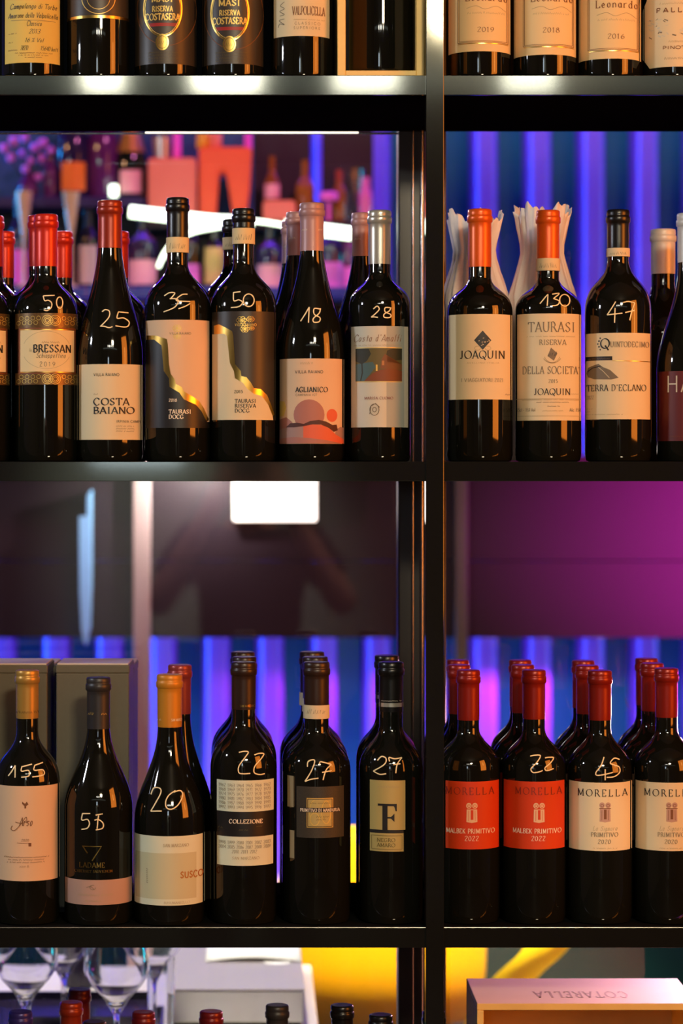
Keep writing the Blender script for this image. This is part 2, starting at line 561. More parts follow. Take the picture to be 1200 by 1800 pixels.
def bottle(name, cx, y, row, R, top, sh, nk, cap, cap_end, label, group, shape='b', nr=19.5, glass=GLASS,
           art=None, chalk=None, band=None, capart=None, lip=True, height=None, seg=56):
    """all positions in photo pixels; R body radius, sh shoulder start, nk neck start, cap_end lower edge of the foil"""
    f = fac(y); base = SHELF[row]
    x = (cx - VX) * f
    root = thing(name, (x, y, base), label, 'bottle', group, facing(x, y))
    Rm = R * f; rn = nr * f * 0.93
    ff = fac(y - Rm)     # scale at the front of the glass

    def H(py, k=f):
        return CZ + (VY - py) * k - base
    if height:
        zt = height
        zs, zn = height * sh, height * nk
    else:
        zt, zs, zn = H(top), H(sh), H(nk)
    prof = [(Rm * 0.30, 0.004), (Rm * 0.84, 0.0), (Rm * 0.955, 0.0015), (Rm, 0.008), (Rm, zs * 0.33), (Rm, zs * 0.66)]
    n = 16
    if shape == 'b':
        c1, c2 = 0.60, 0.42; r1, r2 = Rm, rn
    else:
        c1, c2 = 0.34, 0.42; r1, r2 = Rm, rn * 1.12
    for i in range(n + 1):
        t = i / n; dh = zn - zs
        r = (1 - t) ** 3 * Rm + 3 * (1 - t) ** 2 * t * r1 + 3 * (1 - t) * t * t * r2 + t ** 3 * rn
        z = (1 - t) ** 3 * zs + 3 * (1 - t) ** 2 * t * (zs + c1 * dh) + 3 * (1 - t) * t * t * (zn - c2 * dh) + t ** 3 * zn
        prof.append((r, z))
    prof += [(rn, zt - 0.004), (rn * 0.9, zt - 0.0015)]
    bm = lathe(bmesh.new(), prof, seg)
    link('glass_body', bm, glass, root, sharp=50)

    def rfun(z):
        for k in range(len(prof) - 1):
            if prof[k][1] <= z <= prof[k + 1][1]:
                t = (z - prof[k][1]) / max(1e-9, prof[k + 1][1] - prof[k][1])
                return prof[k][0] + t * (prof[k + 1][0] - prof[k][0])
        return Rm
    rc = None
    if cap:
        zc = H(cap_end) if not height else height * cap_end
        cp = [(rfun(zc) + 0.0003, zc)]
        z = zc
        ztop = zt
        lipz = ztop - 0.0165
        for k in range(1, 9):
            zz = zc + (lipz - zc) * k / 8
            cp.append((rfun(zz) + 0.0005, zz))
        rl = rn + 0.0005
        cp += [(rl + 0.0002, lipz + 0.0004), (rl + 0.0014, lipz + 0.0016), (rl + 0.0016, lipz + 0.0070), (rl + 0.0010, lipz + 0.0085),
               (rl + 0.0004, lipz + 0.0092), (rl + 0.0007, lipz + 0.0105), (rl + 0.0006, ztop - 0.0016), (rl - 0.0003, ztop - 0.0004), (rl - 0.0018, ztop), (rl - 0.006, ztop - 0.0003)]
        bm = lathe(bmesh.new(), cp, 40, close_bot=False)
        co = link('capsule', bm, cap, root, sharp=60)

        def rc(z):
            return rfun(z) + 0.0006
        if capart:
            a = Art(); capart(a)
            a.wrap('capsule_print', cx, rc, lambda py: H(py, fac(y - rn)), fac(y - rn), co, eps=0.00012)
    if band:
        b0, b1, bmt = band
        z0, z1 = H(b1), H(b0)
        e = 0.0013 if cap else 0.0008
        bm = lathe(bmesh.new(), [(rfun(z0) + e - 0.0004, z0), (rfun(z0) + e, z0 + 0.0002), (rfun(z1) + e, z1 - 0.0002), (rfun(z1) + e - 0.0004, z1)], 40, close_bot=False, close_top=False)
        bo = link('neck_band', bm, bmt, root)
        a = Art()
        a.text('', 0, 1, 0, 1, GINK)
        a.scrib(cx - nr * 0.7, cx + nr * 0.7, b1 - (b1 - b0) * 0.3, (b1 - b0) * 0.4, GINK)
        a.wrap('band_print', cx, lambda z: rfun(z) + e, lambda py: H(py, fac(y - rn)), fac(y - rn), bo, eps=0.0001)
    if art:
        a = Art(); art(a)
        a.wrap('label', cx, rfun, lambda py: H(py, ff), ff, root)
    if chalk:
        a = Art(); ox, oy, k, strokes = chalk
        for st in strokes:
            if st[0] == 'E':
                _, ex, ey, rx, ry = st
                a.ring(ox + ex / k, oy + ey / k, rx / k, ry / k, 2.0, CHALK, 1.0)
            elif st[0] == 'L':
                a.line([(ox + p[0] / k, oy + p[1] / k) for p in st[1:]], 2.0, CHALK, 1.0)
            else:
                a.line(catmull([(ox + p[0] / k, oy + p[1] / k) for p in st], 6), 2.0, CHALK, 1.0)
        a.wrap('price_marking', cx, rfun, lambda py: H(py, ff), ff, root, stepx=3.0, stepy=3.0, eps=0.0004)
    return root


def behind(root, cx_or_none, y, row, label, group, dx=0.0, drop=('price_marking',)):
    x = root.location.x + dx if cx_or_none is None else (cx_or_none - VX) * fac(y)
    return dup(root, (x, y, SHELF[row]), label, group, facing(x, y), drop)


# ------------------------------------------------------------------ setting
FLOOR_M = mat('dark_floor', (0.03, 0.03, 0.035, 1), 0.35, noise=0.3, nscale=6)
WALL_M = mat('dim_plaster', (0.10, 0.09, 0.085, 1), 0.8, noise=0.1, nscale=8, bump=0.1)
FRONTW = mat('guest_wall_plaster', (0.24, 0.23, 0.21, 1), 0.8, noise=0.1, nscale=5, bump=0.1)
CORR = mat('pale_violet_slats', (0.26, 0.15, 0.80, 1), 0.5, 0.0, 0.3, noise=0.06, nscale=12)
TEAL = mat('dark_teal_backing', (0.015, 0.26, 0.36, 1), 0.6, 0.0, 0.3)
X0, X1, Y0, Y1, ZT = -2.6, 3.4, -5.6, 2.75, 3.3
struct(link('floor', boxbm(X0, X1, Y0, Y1, -0.1, 0), FLOOR_M))
struct(link('ceiling', boxbm(X0, X1, Y0, Y1, ZT, ZT + 0.1), WALL_M))
struct(link('wall_left', boxbm(X0 - 0.1, X0, Y0, Y1, 0, ZT), WALL_M))
struct(link('wall_right', boxbm(X1, X1 + 0.1, Y0, Y1, 0, ZT), WALL_M))
struct(link('wall_front', boxbm(X0, X1, Y0 - 0.1, Y0, 0, ZT), FRONTW))
# slatted back wall: rounded pale slats on a dark teal backing, one every 95 photo pixels
bm = bmesh.new()
box(bm, X0, X1, 2.70, Y1, 0, ZT)
per = 95 * fac(2.6)
x = (830 - VX) * fac(2.6) - per * 24
while x < X1 - per:
    if x > X0:
        wd = per * 0.52; lo = []; hi = []
        for k in range(13):
            t = k / 12
            yy = 2.62 + 0.04 * abs(2 * t - 1) ** 6
            lo.append(bm.verts.new((x + wd * t, yy, 0))); hi.append(bm.verts.new((x + wd * t, yy, ZT)))
        lo += [bm.verts.new((x + wd, 2.70, 0)), bm.verts.new((x, 2.70, 0))]; hi += [bm.verts.new((x + wd, 2.70, ZT)), bm.verts.new((x, 2.70, ZT))]
        n_ = len(lo)
        for k in range(n_):
            f = bm.faces.new((lo[k], lo[(k + 1) % n_], hi[(k + 1) % n_], hi[k])); f.material_index = 1
    x += per
struct(link('baseboard_back', boxbm(X0, X1, 2.55, 2.615, 0, 0.53, 0.004), mat('dark_teal_skirting', srgb(6, 46, 44), 0.6, spec=0.1)))
struct(link('wall_back', bm, [TEAL, CORR], smooth=False))

# ------------------------------------------------------------------ shelving unit
unit = thing('shelving_unit', (0, 0, 0), 'black and grey steel bottle shelving with glass backs, holding all the wine', 'shelf')
XL, XR = -0.55, 1.05
BY = 0.33
TH = P(0, 133, 0).z - P(0, 167, 0).z
zU, zM, zL, zB = SHELF['U'], SHELF['M'], SHELF['L'], SHELF['B']
zTop = zU + 0.42
for z in (zTop, zU, zM, zL, zB):
    bo_ = link('shelf_board', boxbm(XL, XR, 0.004, BY, z - TH, z), BOARDM, unit, smooth=False)
    link('front_edge', boxbm(XL, XR, 0.0, 0.006, z - TH, z + 0.0004, bev=0.0005), STEEL, bo_, smooth=False)
pxl, pxr = (748 - VX) * S, (780 - VX) * S
link('front_post', boxbm(pxl, pxr, -0.0015, 0.021, 0, zTop + 0.02, bev=0.0008), STEEL, unit, smooth=False)
for xx in (XL - 0.021, XR):
    link('front_post', boxbm(xx, xx + 0.021, -0.0015, 0.021, 0, zTop + 0.02, bev=0.0008), STEEL, unit, smooth=False)
fb = fac(BY)
bl, br = (700 - VX) * fb, (784 - VX) * fb
link('back_post', boxbm(bl, br, BY + 0.001, BY + 0.05, 0, zTop, bev=0.002), BLACKM, unit, smooth=False)
bm = bmesh.new()
for k in (742.0, 726.0):
    xt = (k - VX) * fac(0.318)
    tube(bm, [(xt, 0.322, zB), (xt, 0.322, zTop - TH)], 0.0018 if k > 740 else 0.0009, 10)
link('post_trim', bm, TRIM, unit)
cells = [(zU, zTop - TH), (zM, zU - TH), (zL, zM - TH), (zB, zL - TH)]
for (a, b) in cells:
    for (xa, xb) in ((XL, bl), (br, XR)):
        if a == zU:
            link('back_panel', boxbm(xa, xb, BY + 0.012, BY + 0.02, a - 0.01, b + 0.012), BOARDM, unit, smooth=False)
            continue
        link('glass_pane', boxbm(xa, xb, BY + 0.012, BY + 0.016, a - 0.01, b + 0.012), PANE, unit, smooth=False)
bm = bmesh.new()
tube(bm, [(XL, BY + 0.006, zU - TH - 0.0016), (bl, BY + 0.006, zU - TH - 0.0016)], 0.0016, 10)
link('rail_glint', bm, TRIM, unit)  # bright bead added to catch a highlight at the pane top
link('glare_line', boxbm((255 - VX) * fb, (630 - VX) * fb, BY - 0.001, BY + 0.003, zU - TH - 0.0022, zU - TH - 0.0004, bev=0.0006), mat('glare_glow', (1, 1, 1, 1), 0.5, emit=(1.0, 0.95, 0.78, 1), estr=1.6), unit, smooth=False)  # glowing box standing in for the glare line under the board
bm = bmesh.new()
tube(bm, [(XL, 0.0015, zL + 0.0006), (pxl, 0.0015, zL + 0.0006)], 0.0008, 8)
tube(bm, [(pxr, 0.0015, zL + 0.0006), (XR, 0.0015, zL + 0.0006)], 0.0008, 8)
link('edge_glint', bm, TRIM, unit)  # polished rods shaped as the highlight line along the lower shelf edge


# ------------------------------------------------------------------ middle shelf, left bay
GM = 'wine bottles at the front of the middle shelf'
GMB = 'second-row bottles on the middle shelf'


def art_ornate(a, dx=0):
    a.rect(27 + dx, 550, 137 + dx, 577, ORNP); a.rect(27 + dx, 655, 137 + dx, 676, ORNP)
    a.rect(33 + dx, 576, 133 + dx, 657, RUST, 1.2); a.rect(36 + dx, 580, 130 + dx, 653, WARMC, 1.6)
    a.line([(36 + dx, 579), (130 + dx, 579)], 1.3, GOLD, 2.2); a.line([(36 + dx, 654), (130 + dx, 654)], 1.3, GOLD, 2.2)
    a.ring(82 + dx, 615, 42, 33, 0.6, LINK, 2, 200, 340); a.ring(82 + dx, 615, 42, 33, 0.6, LINK, 2, 20, 160)
    for c in (83, 97):
        for yy in (563, 666):
            for r in (9, 6, 3.5):
                a.ring(c + dx, yy, r, r, 0.9, PGOLD, 2.2)
    for k in range(8):
        for yy in (563, 666):
            for sgn in (-1, 1):
                a.ring(90 + dx + sgn * (22 + k * 5), yy + (4 if k % 2 else -4), 3.4, 3.4, 0.7, PGOLD, 2.2)
    a.scrib(74 + dx, 104 + dx, 603, 4, BINK)
    a.scrib(52 + dx, 57 + dx, 618, 7, GINK)
    a.text('BRESSAN', 59 + dx, 124 + dx, 619, 13, INK, 'serif', 1.25)
    a.text('Schioppettino', 64 + dx, 115 + dx, 629, 9, INK, 'script', 0.9)
    a.text('2019', 70 + dx, 97 + dx, 644, 8, GINK, 'sans', 0.8, gap=5)


K1 = (0, 480, 3.158)
m1 = bottle('wine_bottle', 81, 0.058, 'M', 56, 377, 550, 482, C_RED, 469, 'red-capped wine bottle chalked 50 with ornate bronze-bordered cream label', GM, nr=20.5,
            art=art_ornate, chalk=K1 + ([('L', (240, 125), (303, 121)), [(240, 125), (248, 152), (268, 150), (286, 165), (284, 190), (262, 208), (243, 204)], ('E', 330, 162, 17, 32)],))
m0 = dup(m1, (P(-39, 0, 0.058).x, 0.058, zM), 'ornate-label wine bottle cut off by the left edge of the middle shelf', GM, facing(P(-39, 0, 0.058).x, 0.058), drop=('price_marking',))


def art_costa(a):
    a.rect(134, 640, 252, 773, CREAM)
    a.text('VILLA RAIANO', 165, 209, 661, 5, INK, 'sans', 1.1)
    a.scrib(165, 173, 694, 3, GINK)
    a.text('COSTA', 165, 226, 712, 12, INK, 'serif', 1.2); a.text('BAIANO', 165, 235, 727, 11.5, INK, 'serif', 1.2)
    a.text('IRPINIA CAMPI', 204, 247, 743, 4.5, INK, 'sans', 0.9)
    for yy in (750, 754.5, 759): a.scrib(204, 236, yy, 2.6, GINK)


m2 = bottle('wine_bottle', 193, 0.056, 'M', 58, 353, 632, 424, C_RUST, 437, 'tall sloping bottle chalked 25 with rust foil and plain cream label', GM, 'g', nr=22,
            art=art_costa, chalk=K1 + ([[(567, 212), (585, 200), (607, 210), (603, 245), (560, 293)], [(556, 293), (580, 295), (605, 302), (624, 296)],
                                        ('L', (655, 212), (712, 216)), [(656, 214), (650, 248), (685, 246), (714, 265), (712, 288), (690, 297), (640, 291)]],))


def emblem_flower(a, cx, cy, r, m, lay=3.0):
    for k in range(6):
        an = k * PI / 3
        a.ring(cx + r * 0.55 * math.cos(an), cy + r * 0.42 * math.sin(an), r * 0.42, r * 0.36, max(0.7, r * 0.1), m, lay, n=14)


G3o = [(258, 588), (273, 589), (293, 596), (295, 605), (297, 640), (300, 657), (307, 667), (309, 675), (319, 680), (323, 688), (340, 698), (350, 705), (358, 717), (367, 737)]
G3i = [(258, 596), (271, 596), (284, 607), (288, 652), (297, 665), (298, 680), (315, 690), (323, 702), (344, 711), (354, 723), (363, 741)]


def art_35(a):
    a.rect(256, 562, 368, 741, PINKC)
    a.poly(G3i + [(368, 745), (368, 752), (255.5, 752), (255.5, 596)], BLACKP, 1.6)
    a.poly(G3o + list(reversed(G3i)), GOLD, 2.0)
    emblem_flower(a, 311, 577, 8, PGOLD, 1.8); emblem_flower(a, 311, 591, 7, PGOLD, 1.8)
    a.text('VILLA RAIANO', 298, 335, 588, 4, GINK, 'sans', 1.0)
    a.text('2018', 297, 311, 706, 5, WINK, 'serif', 1.2)
    a.text('TAURASI', 297, 335, 727, 7, WINK, 'serif', 1.3); a.text('DOCG', 297, 322, 736, 7, WINK, 'serif', 1.3)


m3 = bottle('wine_bottle', 312, 0.056, 'M', 58, 348, 543, 462, C_BLACK, 419, 'black-capped bottle chalked 35, rosy label cut by black mountain edged in gold', GM, nr=19.5,
            art=art_35, band=(418, 445, WARMC),
            chalk=K1 + ([[(912, 125), (940, 108), (970, 110), (950, 138), (942, 142)], [(942, 142), (972, 142), (990, 155), (968, 190), (908, 215)],
                         [(1040, 116), (1008, 120), (978, 152), (1055, 157)], [(1055, 168), (1025, 185), (990, 198)]],))

G4o = [(376, 571), (385, 569), (396, 575), (408, 582), (410, 590), (413, 640), (423, 652), (424, 661), (433, 663), (441, 673), (446, 682), (458, 684), (469, 694), (477, 713), (482, 728)]
G4i = [(376, 586), (394, 586), (399, 590), (404, 638), (411, 652), (413, 665), (427, 673), (435, 684), (446, 692), (460, 696), (471, 711), (479, 731)]


def art_50(a):
    a.rect(372, 547, 485, 738, BROWNP)
    a.poly(G4i + [(480, 738), (373, 738), (373, 586)], CREAM, 1.6)
    a.poly(G4o + list(reversed(G4i)), GOLD, 2.0)
    emblem_flower(a, 424, 563, 9, GOLD); emblem_flower(a, 440, 561, 7, GOLD); emblem_flower(a, 430, 578, 8, GOLD); emblem_flower(a, 442, 577, 5, GOLD)
    a.text('VILLA RAIANO', 413, 450, 573, 4.5, PGOLD, 'sans', 1.1, lay=3.6)
    a.text('2015', 412, 427, 691, 5, INK, 'serif', 1.1)
    for s_, x1, yb in (('TAURASI', 449, 708), ('RISERVA', 449, 716.5), ('DOCG', 438, 725)): a.text(s_, 413, x1, yb, 6.4, INK, 'serif', 1.2)


K4 = (340, 480, 2.857)
m4 = bottle('wine_bottle', 428, 0.056, 'M', 58, 367, 545, 460, C_BLACK, 402, 'black-capped bottle chalked 50, dark label with cream mountain edged in gold', GM, nr=19.5,
            art=art_50, band=(402, 430, WARMC),
            chalk=K4 + ([('L', (199, 97), (236, 92)), [(201, 98), (203, 138), (228, 134), (246, 148), (228, 168), (188, 173)], ('E', 277, 136, 27, 32)],))


def art_hill(a):
    a.rect(490, 630, 606, 780, PINKC)
    a.scrib(528, 551, 640, 5, LINK)
    a.text('VILLA RAIANO', 519, 567, 656, 5, INK, 'sans', 1.0)
    a.text('AGLIANICO', 520, 575, 689, 8.5, INK, 'serif', 1.25); a.text('CAMPANIA IGT', 520, 557, 696, 4, GINK, 'sans', 0.9)
    a.poly([(490.5, 704), (500, 705), (503, 716), (499, 730), (490.5, 733)], YELLP, 1.3)
    a.poly([(490.5, 737), (503, 733), (514, 742), (512, 757), (490.5, 760)], ROSE, 1.4)
    a.ell(543, 729, 27, 27, ROSE, 1.6); a.ell(583, 730, 9.5, 11.5, CORAL, 1.6)
    a.poly([(590, 755), (598, 750), (606, 752), (606, 779), (585, 779)], MAUVE, 1.7)
    a.poly([(490.5, 755), (505, 751), (520, 749), (535, 748), (535, 779.5), (490.5, 779.5)], MAUVE, 1.9)
    a.poly([(533, 748), (548, 746), (566, 747), (580, 754), (590, 764), (604, 772), (604, 779.5), (533, 779.5)], CORAL, 2.2)
    a.poly([(490.5, 771), (515, 768), (545, 770), (575, 774), (600, 779.5), (490.5, 779.5)], ROSE, 2.4)
    a.poly([(503, 751), (510, 744), (522, 743), (534, 745), (545, 740), (560, 738), (573, 741), (584, 747), (591, 746), (593, 756), (586, 759), (577, 752), (563, 746), (549, 746), (534, 749), (518, 751)], HILL, 2.7)


m5 = bottle('wine_bottle', 548, 0.056, 'M', 57, 357, 624, 428, C_MAUVE, 442, 'mauve-capped sloping bottle chalked 18, label with rose sun and hills', GM, 'g', nr=21.5, art=art_hill,
            capart=lambda a: (a.scrib(531, 540, 405, 4, WINK), a.scrib(559, 566, 405, 4, WINK)),
            chalk=K4 + ([[(538, 240), (560, 205), (581, 168)], ('L', (581, 168), (577, 248)), [(634, 178), (606, 176), (606, 205), (634, 222), (630, 243), (604, 245), (602, 226), (630, 200), (637, 174)]],))


def art_coast(a):
    a.rect(617, 573, 717, 751, SILVP); a.rect(679, 573, 710, 751, mat('blue_grey_paper', srgb(168, 170, 160), 0.55), 1.3)
    a.text("Costa d'Amalfi", 622, 704, 600, 12, BINK, 'script', 0.9)
    a.scrib(622, 706, 607.5, 2.6, LINK)
    a.rect(625, 612, 706, 670, OLIVE, 1.6)
    a.poly([(625, 640), (655, 636), (660, 645), (650, 658), (640, 669.5), (625, 669.5)], BLUEINK, 1.9)
    a.poly([(625, 612.5), (648, 612.5), (652, 622), (645, 634), (636, 640), (625, 634)], DTREE, 2.0)
    a.line([(636, 634), (637, 655), (634, 669)], 2.2, DTREE, 2.3)
    a.poly([(680, 616), (690, 612.5), (706, 612.5), (706, 632), (690, 634), (678, 628)], DTREE, 2.0)
    a.poly([(640, 669.5), (655, 656), (668, 650), (690, 648), (706, 652), (706, 669.5)], RUST, 2.1)
    a.poly([(668, 648), (671, 630), (676, 622), (680, 636), (706, 640), (706, 650)], BINK, 2.2)
    a.line([(662, 652), (662, 641)], 3, YELLP, 2.4); a.line([(673, 642), (673, 634)], 4, SUSC, 2.4)
    a.line([(626, 611), (706, 611)], 1.2, PGOLD); a.line([(626, 671), (706, 671)], 1.2, PGOLD)
    a.text('MARISA CUOMO', 641, 690, 702, 4.5, DRINK, 'serif', 0.9)
    for r in (10, 7, 4): a.ring(658, 720, r * 0.8, r, 1.3, SILVP if r == 7 else GINK, 2.5)
    a.line([(650, 728), (652, 714), (660, 709), (667, 716)], 1.4, GINK)


m6 = bottle('wine_bottle', 667, 0.056, 'M', 54, 370, 540, 478, C_SILVER, 465, 'silver-capped bottle chalked 28, grey label with small landscape picture', GM, nr=20.5, art=art_coast,
            chalk=K4 + ([[(903, 180), (922, 166), (932, 182), (912, 205), (892, 221)], [(892, 221), (908, 220), (926, 223)], [(986, 174), (962, 174), (962, 195), (988, 207), (986, 222), (958, 222), (957, 206), (982, 190), (990, 172)]],))

# second row on the middle shelf, seen between the front necks
mb = bottle('wine_bottle', 70, 0.142, 'M', 55, 379, 552, 482, C_RED, 469, 'red-capped bottle right behind the bottle chalked 50 with bronze label', GMB, nr=20.5)
behind(mb, -14, 0.145, 'M', 'red-capped bottle in the second row at far left of middle shelf', GMB)
mc = bottle('wine_bottle', 110, 0.225, 'M', 50, 407, 560, 498, C_RED, 489, 'shorter red-capped bottle in the third row right of the chalked 50 bottle', GMB, nr=17.5)
for px, lb in ((8, 'shorter red-capped bottle in the third row, leftmost on middle shelf'), (209, 'shorter red-capped bottle peeping out right of the rust-capped bottle')):
    behind(mc, px, 0.225, 'M', lb, GMB)
md = bottle('wine_bottle', 409, 0.15, 'M', 55, 386, 545, 462, C_BLACK, 410, 'black-capped bottle behind the dark label chalked 50', GMB, nr=17.5, band=(418, 440, WARMC))
me_ = bottle('wine_bottle', 521, 0.14, 'M', 55, 373, 624, 436, C_MAUVE, 450, 'mauve-capped bottle close behind the one chalked 18', GMB, 'g', nr=18,
             capart=lambda a: a.scrib(508, 522, 420, 4, WINK))
behind(me_, 512, 0.262, 'M', 'mauve-capped bottle furthest back behind the one chalked 18', GMB)
behind(me_, 636, 0.15, 'M', 'mauve-capped bottle behind the silver-capped bottle chalked 28', GMB)

# ------------------------------------------------------------------ middle shelf, right bay
K8 = (740, 480, 2.609)


def art_diamond(a):
    a.rect(788, 552, 900, 702, CREAM)
    a.poly([(848, 581), (863, 598), (848, 615), (833, 598)], INK, 2)
    rnd = random.Random(3)
    for k in range(26):
        u, v = rnd.uniform(-1, 1), rnd.uniform(-1, 1)
        if abs(u) + abs(v) < 0.85:
            a.line([(848 + u * 14, 598 + v * 15), (848 + u * 14 + 2.4, 598 + v * 15 + rnd.uniform(-2, 2))], 0.9, CREAM, 2.6)
    a.ring(839, 612, 5, 3.5, 0.8, LINK, 2, 0, 300); a.ring(857, 612, 5, 3.5, 0.8, LINK, 2, 240, 540)
    a.text('JOAQUIN', 809, 886, 630, 13.5, INK, 'serif', 0.95)
    a.text('AVELLINO-ITALIA', 821, 876, 639, 2.6, LINK, 'serif', 0.9, gap=4)
    a.text('I VIAGGIATORI 2021', 811, 884, 671, 6, GINK, 'serif', 0.8)
    a.scrib(887, 899, 694, 2.4, GINK)


m7 = bottle('wine_bottle', 843, 0.056, 'M', 57.5, 368, 548, 486, C_ORANGE, 470, 'orange-capped bottle without chalk, cream label with black diamond emblem', GM, nr=21, art=art_diamond)


def art_society(a):
    a.rect(905, 551, 1022, 739, CREAM)
    a.text('TAURASI', 929, 1009, 583, 17, GINK, 'serif', 0.75)
    a.scrib(926, 1011, 592, 2.0, LINK)
    a.text('RISERVA', 948, 994, 606, 9, GINK, 'serif', 0.8)
    a.poly([(968, 611), (979, 621), (973, 634), (962, 626)], GINK, 2); a.scrib(963, 978, 626, 8, INK)
    a.ring(970, 622, 17, 16, 1.4, LINK, 2, 30, 110); a.ring(970, 622, 17, 16, 1.4, LINK, 2, 70, 150); a.ring(970, 622, 14, 15, 1.0, LINK, 2, 20, 160)
    a.text("DELLA SOCIETA'", 919, 1018, 657, 13, GINK, 'serif', 0.8)
    a.text('2015', 964, 980, 673, 6, GINK, 'serif', 0.9)
    a.text('JOAQUIN', 939, 1001, 694, 11, INK, 'serif', 0.9); a.scrib(1003, 1016, 693, 2, LINK)
    a.line([(906, 701), (1021, 701)], 0.8, LINK); a.scrib(918, 1018, 703.5, 1.8, LINK)
    a.scrib(943, 1000, 708, 2.4, GINK); a.scrib(962, 985, 715, 2.4, GINK)
    a.text('75cl - 15% Vol', 909, 941, 723, 5.5, GINK, 'serif', 0.9); a.scrib(953, 990, 723, 2.2, LINK); a.text('Alc 15%', 1000, 1020, 723, 5.5, GINK, 'serif', 0.9)
    a.line([(910, 731), (1019, 731)], 0.6, LINK)


m8 = bottle('wine_bottle', 963, 0.056, 'M', 58, 370, 546, 488, C_ORANGE, 455, 'orange-capped bottle chalked 130 with tall cream label full of lettering', GM, nr=20.5, art=art_society, band=(455, 477, CREAM),
            chalk=K8 + ([[(545, 140), (562, 118), (581, 95)], ('L', (581, 95), (578, 150)), [(600, 95), (632, 91), (610, 113), (606, 116)], [(606, 116), (632, 128), (624, 146), (600, 150)], ('E', 657, 123, 23, 28)],))


def art_quinto(a):
    a.rect(1028, 585, 1142, 737, CREAM)
    a.text('Q', 1056, 1071, 612, 17, INK, 'serif', 0.95); a.text('UINTODECIMO', 1073, 1139, 610, 9.5, GINK, 'serif', 0.9, gap=2.5)
    for k in range(5): a.ell(1051 + 4 * abs(k - 2) / 2, 594 + k * 5, 1.6 if k % 2 else 1.1, 1.6, INK, 2, 8)
    a.rect(1029, 626, 1076, 633, INK, 1.6); a.scrib(1033, 1072, 631, 2.5, GINK, 2.2)
    a.line([(1076, 634), (1141, 635)], 1.1, GOLD)
    a.poly([(1031, 655), (1034, 645), (1045, 641), (1052, 639), (1060, 645), (1072, 650), (1087, 664), (1074, 667), (1045, 666), (1034, 662)], GINK, 2)
    a.line([(1052, 645), (1060, 652), (1071, 664)], 0.9, CREAM, 2.6); a.line([(1033, 652), (1042, 646), (1056, 643)], 1.6, INK, 2.6)
    a.text("TERRA D'ECLANO", 1032, 1134, 687, 11, INK, 'serif', 0.85)
    a.text('2022', 1032, 1044, 701, 6, GINK, 'serif', 0.7)
    for yy, x1 in ((719, 1042), (724, 1040), (729, 1096)): a.scrib(1032, x1, yy, 1.8, LINK)


m9 = bottle('wine_bottle', 1086, 0.056, 'M', 58, 369, 548, 456, C_BLACK, 437, 'slim black-capped bottle chalked 47, cream label with grey hill drawing', GM, nr=20, art=art_quinto, band=(437, 452, CREAM),
            capart=lambda a: (a.rect(1066, 376, 1106, 388, PGOLD, 1.0), a.scrib(1069, 1103, 385, 6, INK, 2.0)),
            chalk=K8 + ([[(892, 130), (874, 160), (853, 191)], ('L', (853, 191), (922, 184)), ('L', (889, 160), (887, 228)), [(925, 135), (950, 130), (978, 137)], [(978, 137), (965, 172), (955, 216)], ('L', (935, 181), (977, 170))],))


def art_ha(a):
    a.rect(1155, 652, 1270, 775, REDP)
    a.text('HA', 1173, 1214, 689, 29, SILVP, 'sans', 0.7, gap=3)
    a.scrib(1178, 1215, 768, 3, RUST)


m11 = bottle('wine_bottle', 1212, 0.056, 'M', 58, 375, 650, 470, C_WHITE, 462, 'white-capped sloping bottle with dark red label at right end of middle shelf', GM, 'g', nr=22.5, art=art_ha)
mk = bottle('wine_bottle', 1165, 0.20, 'M', 52, 403, 590, 500, C_WHITE, 482, 'white-capped bottle behind and between the hill-drawing and dark red labels', GMB, 'g', nr=22)

PAPER = mat('tissue_paper', srgb(238, 226, 222), 0.85, spec=0.1, noise=0.05, nscale=60, bump=0.5)


def wrapped(cx, y, top, bot, wt, label, seed):
    f = fac(y); x = (cx - VX) * f
    root = thing('wrapped_bottle', (x, y, zM), label, 'bottle', 'tissue-wrapped bottles on the middle shelf', facing(x, y))
    rnd = random.Random(seed)
    ph = [rnd.uniform(0, 6.28) for _ in range(6)]
    zt = CZ + (VY - top) * f - zM
    prof = []
    for i in range(30):
        t = i / 29; z = 0.002 + zt * t
        py = VY - (zM + z - CZ) / f
        u = (py - top) / max(1, bot - top)
        if u > 1: r = wt * 0.60
        elif u > 0.45: r = wt * (0.36 + 0.24 * ((u - 0.45) / 0.55) ** 1.2)
        else: r = wt * (0.36 + 0.13 * (1 - u / 0.45))
        prof.append((r * f, z))

    def fn(a, r, z):
        t = z / zt
        am = 0.03 + 0.07 * max(0, t - 0.5)
        return r * (1 + am * math.sin(6 * a + ph[0] + 3 * t) + am * 0.7 * math.sin(17 * a + ph[1] - 5 * t + 2 * math.sin(9 * t)) + am * 0.5 * math.sin(31 * a + ph[2] + 3 * math.sin(12 * t + ph[4])))
    bm = lathe(bmesh.new(), prof, 96, fn=fn, close_top=False)
    for v in bm.verts:
        if v.co.z > zt - 0.001: v.co.z += 0.006 * math.sin(5 * math.atan2(v.co.y, v.co.x) + ph[3]) + 0.003 * math.sin(17 * math.atan2(v.co.y, v.co.x))
    o = link('tissue_wrapper', bm, PAPER, root, sharp=80)
    md_ = o.modifiers.new('thick', 'SOLIDIFY'); md_.thickness = 0.0006
    bm = lathe(bmesh.new(), [(0.012, zt - 0.12), (0.0135, zt - 0.10), (0.0145, zt - 0.03), (0.0155, zt - 0.028), (0.0155, zt - 0.016), (0.013, zt - 0.014)], 24)
    link('capsule', bm, C_ORANGE, root)


wrapped(834, 0.15, 384, 520, 96, 'bottle in crumpled white tissue behind the diamond label bottle', 1)
wrapped(953, 0.15, 373, 520, 96, 'bottle in crumpled white tissue behind the bottle chalked 130', 5)

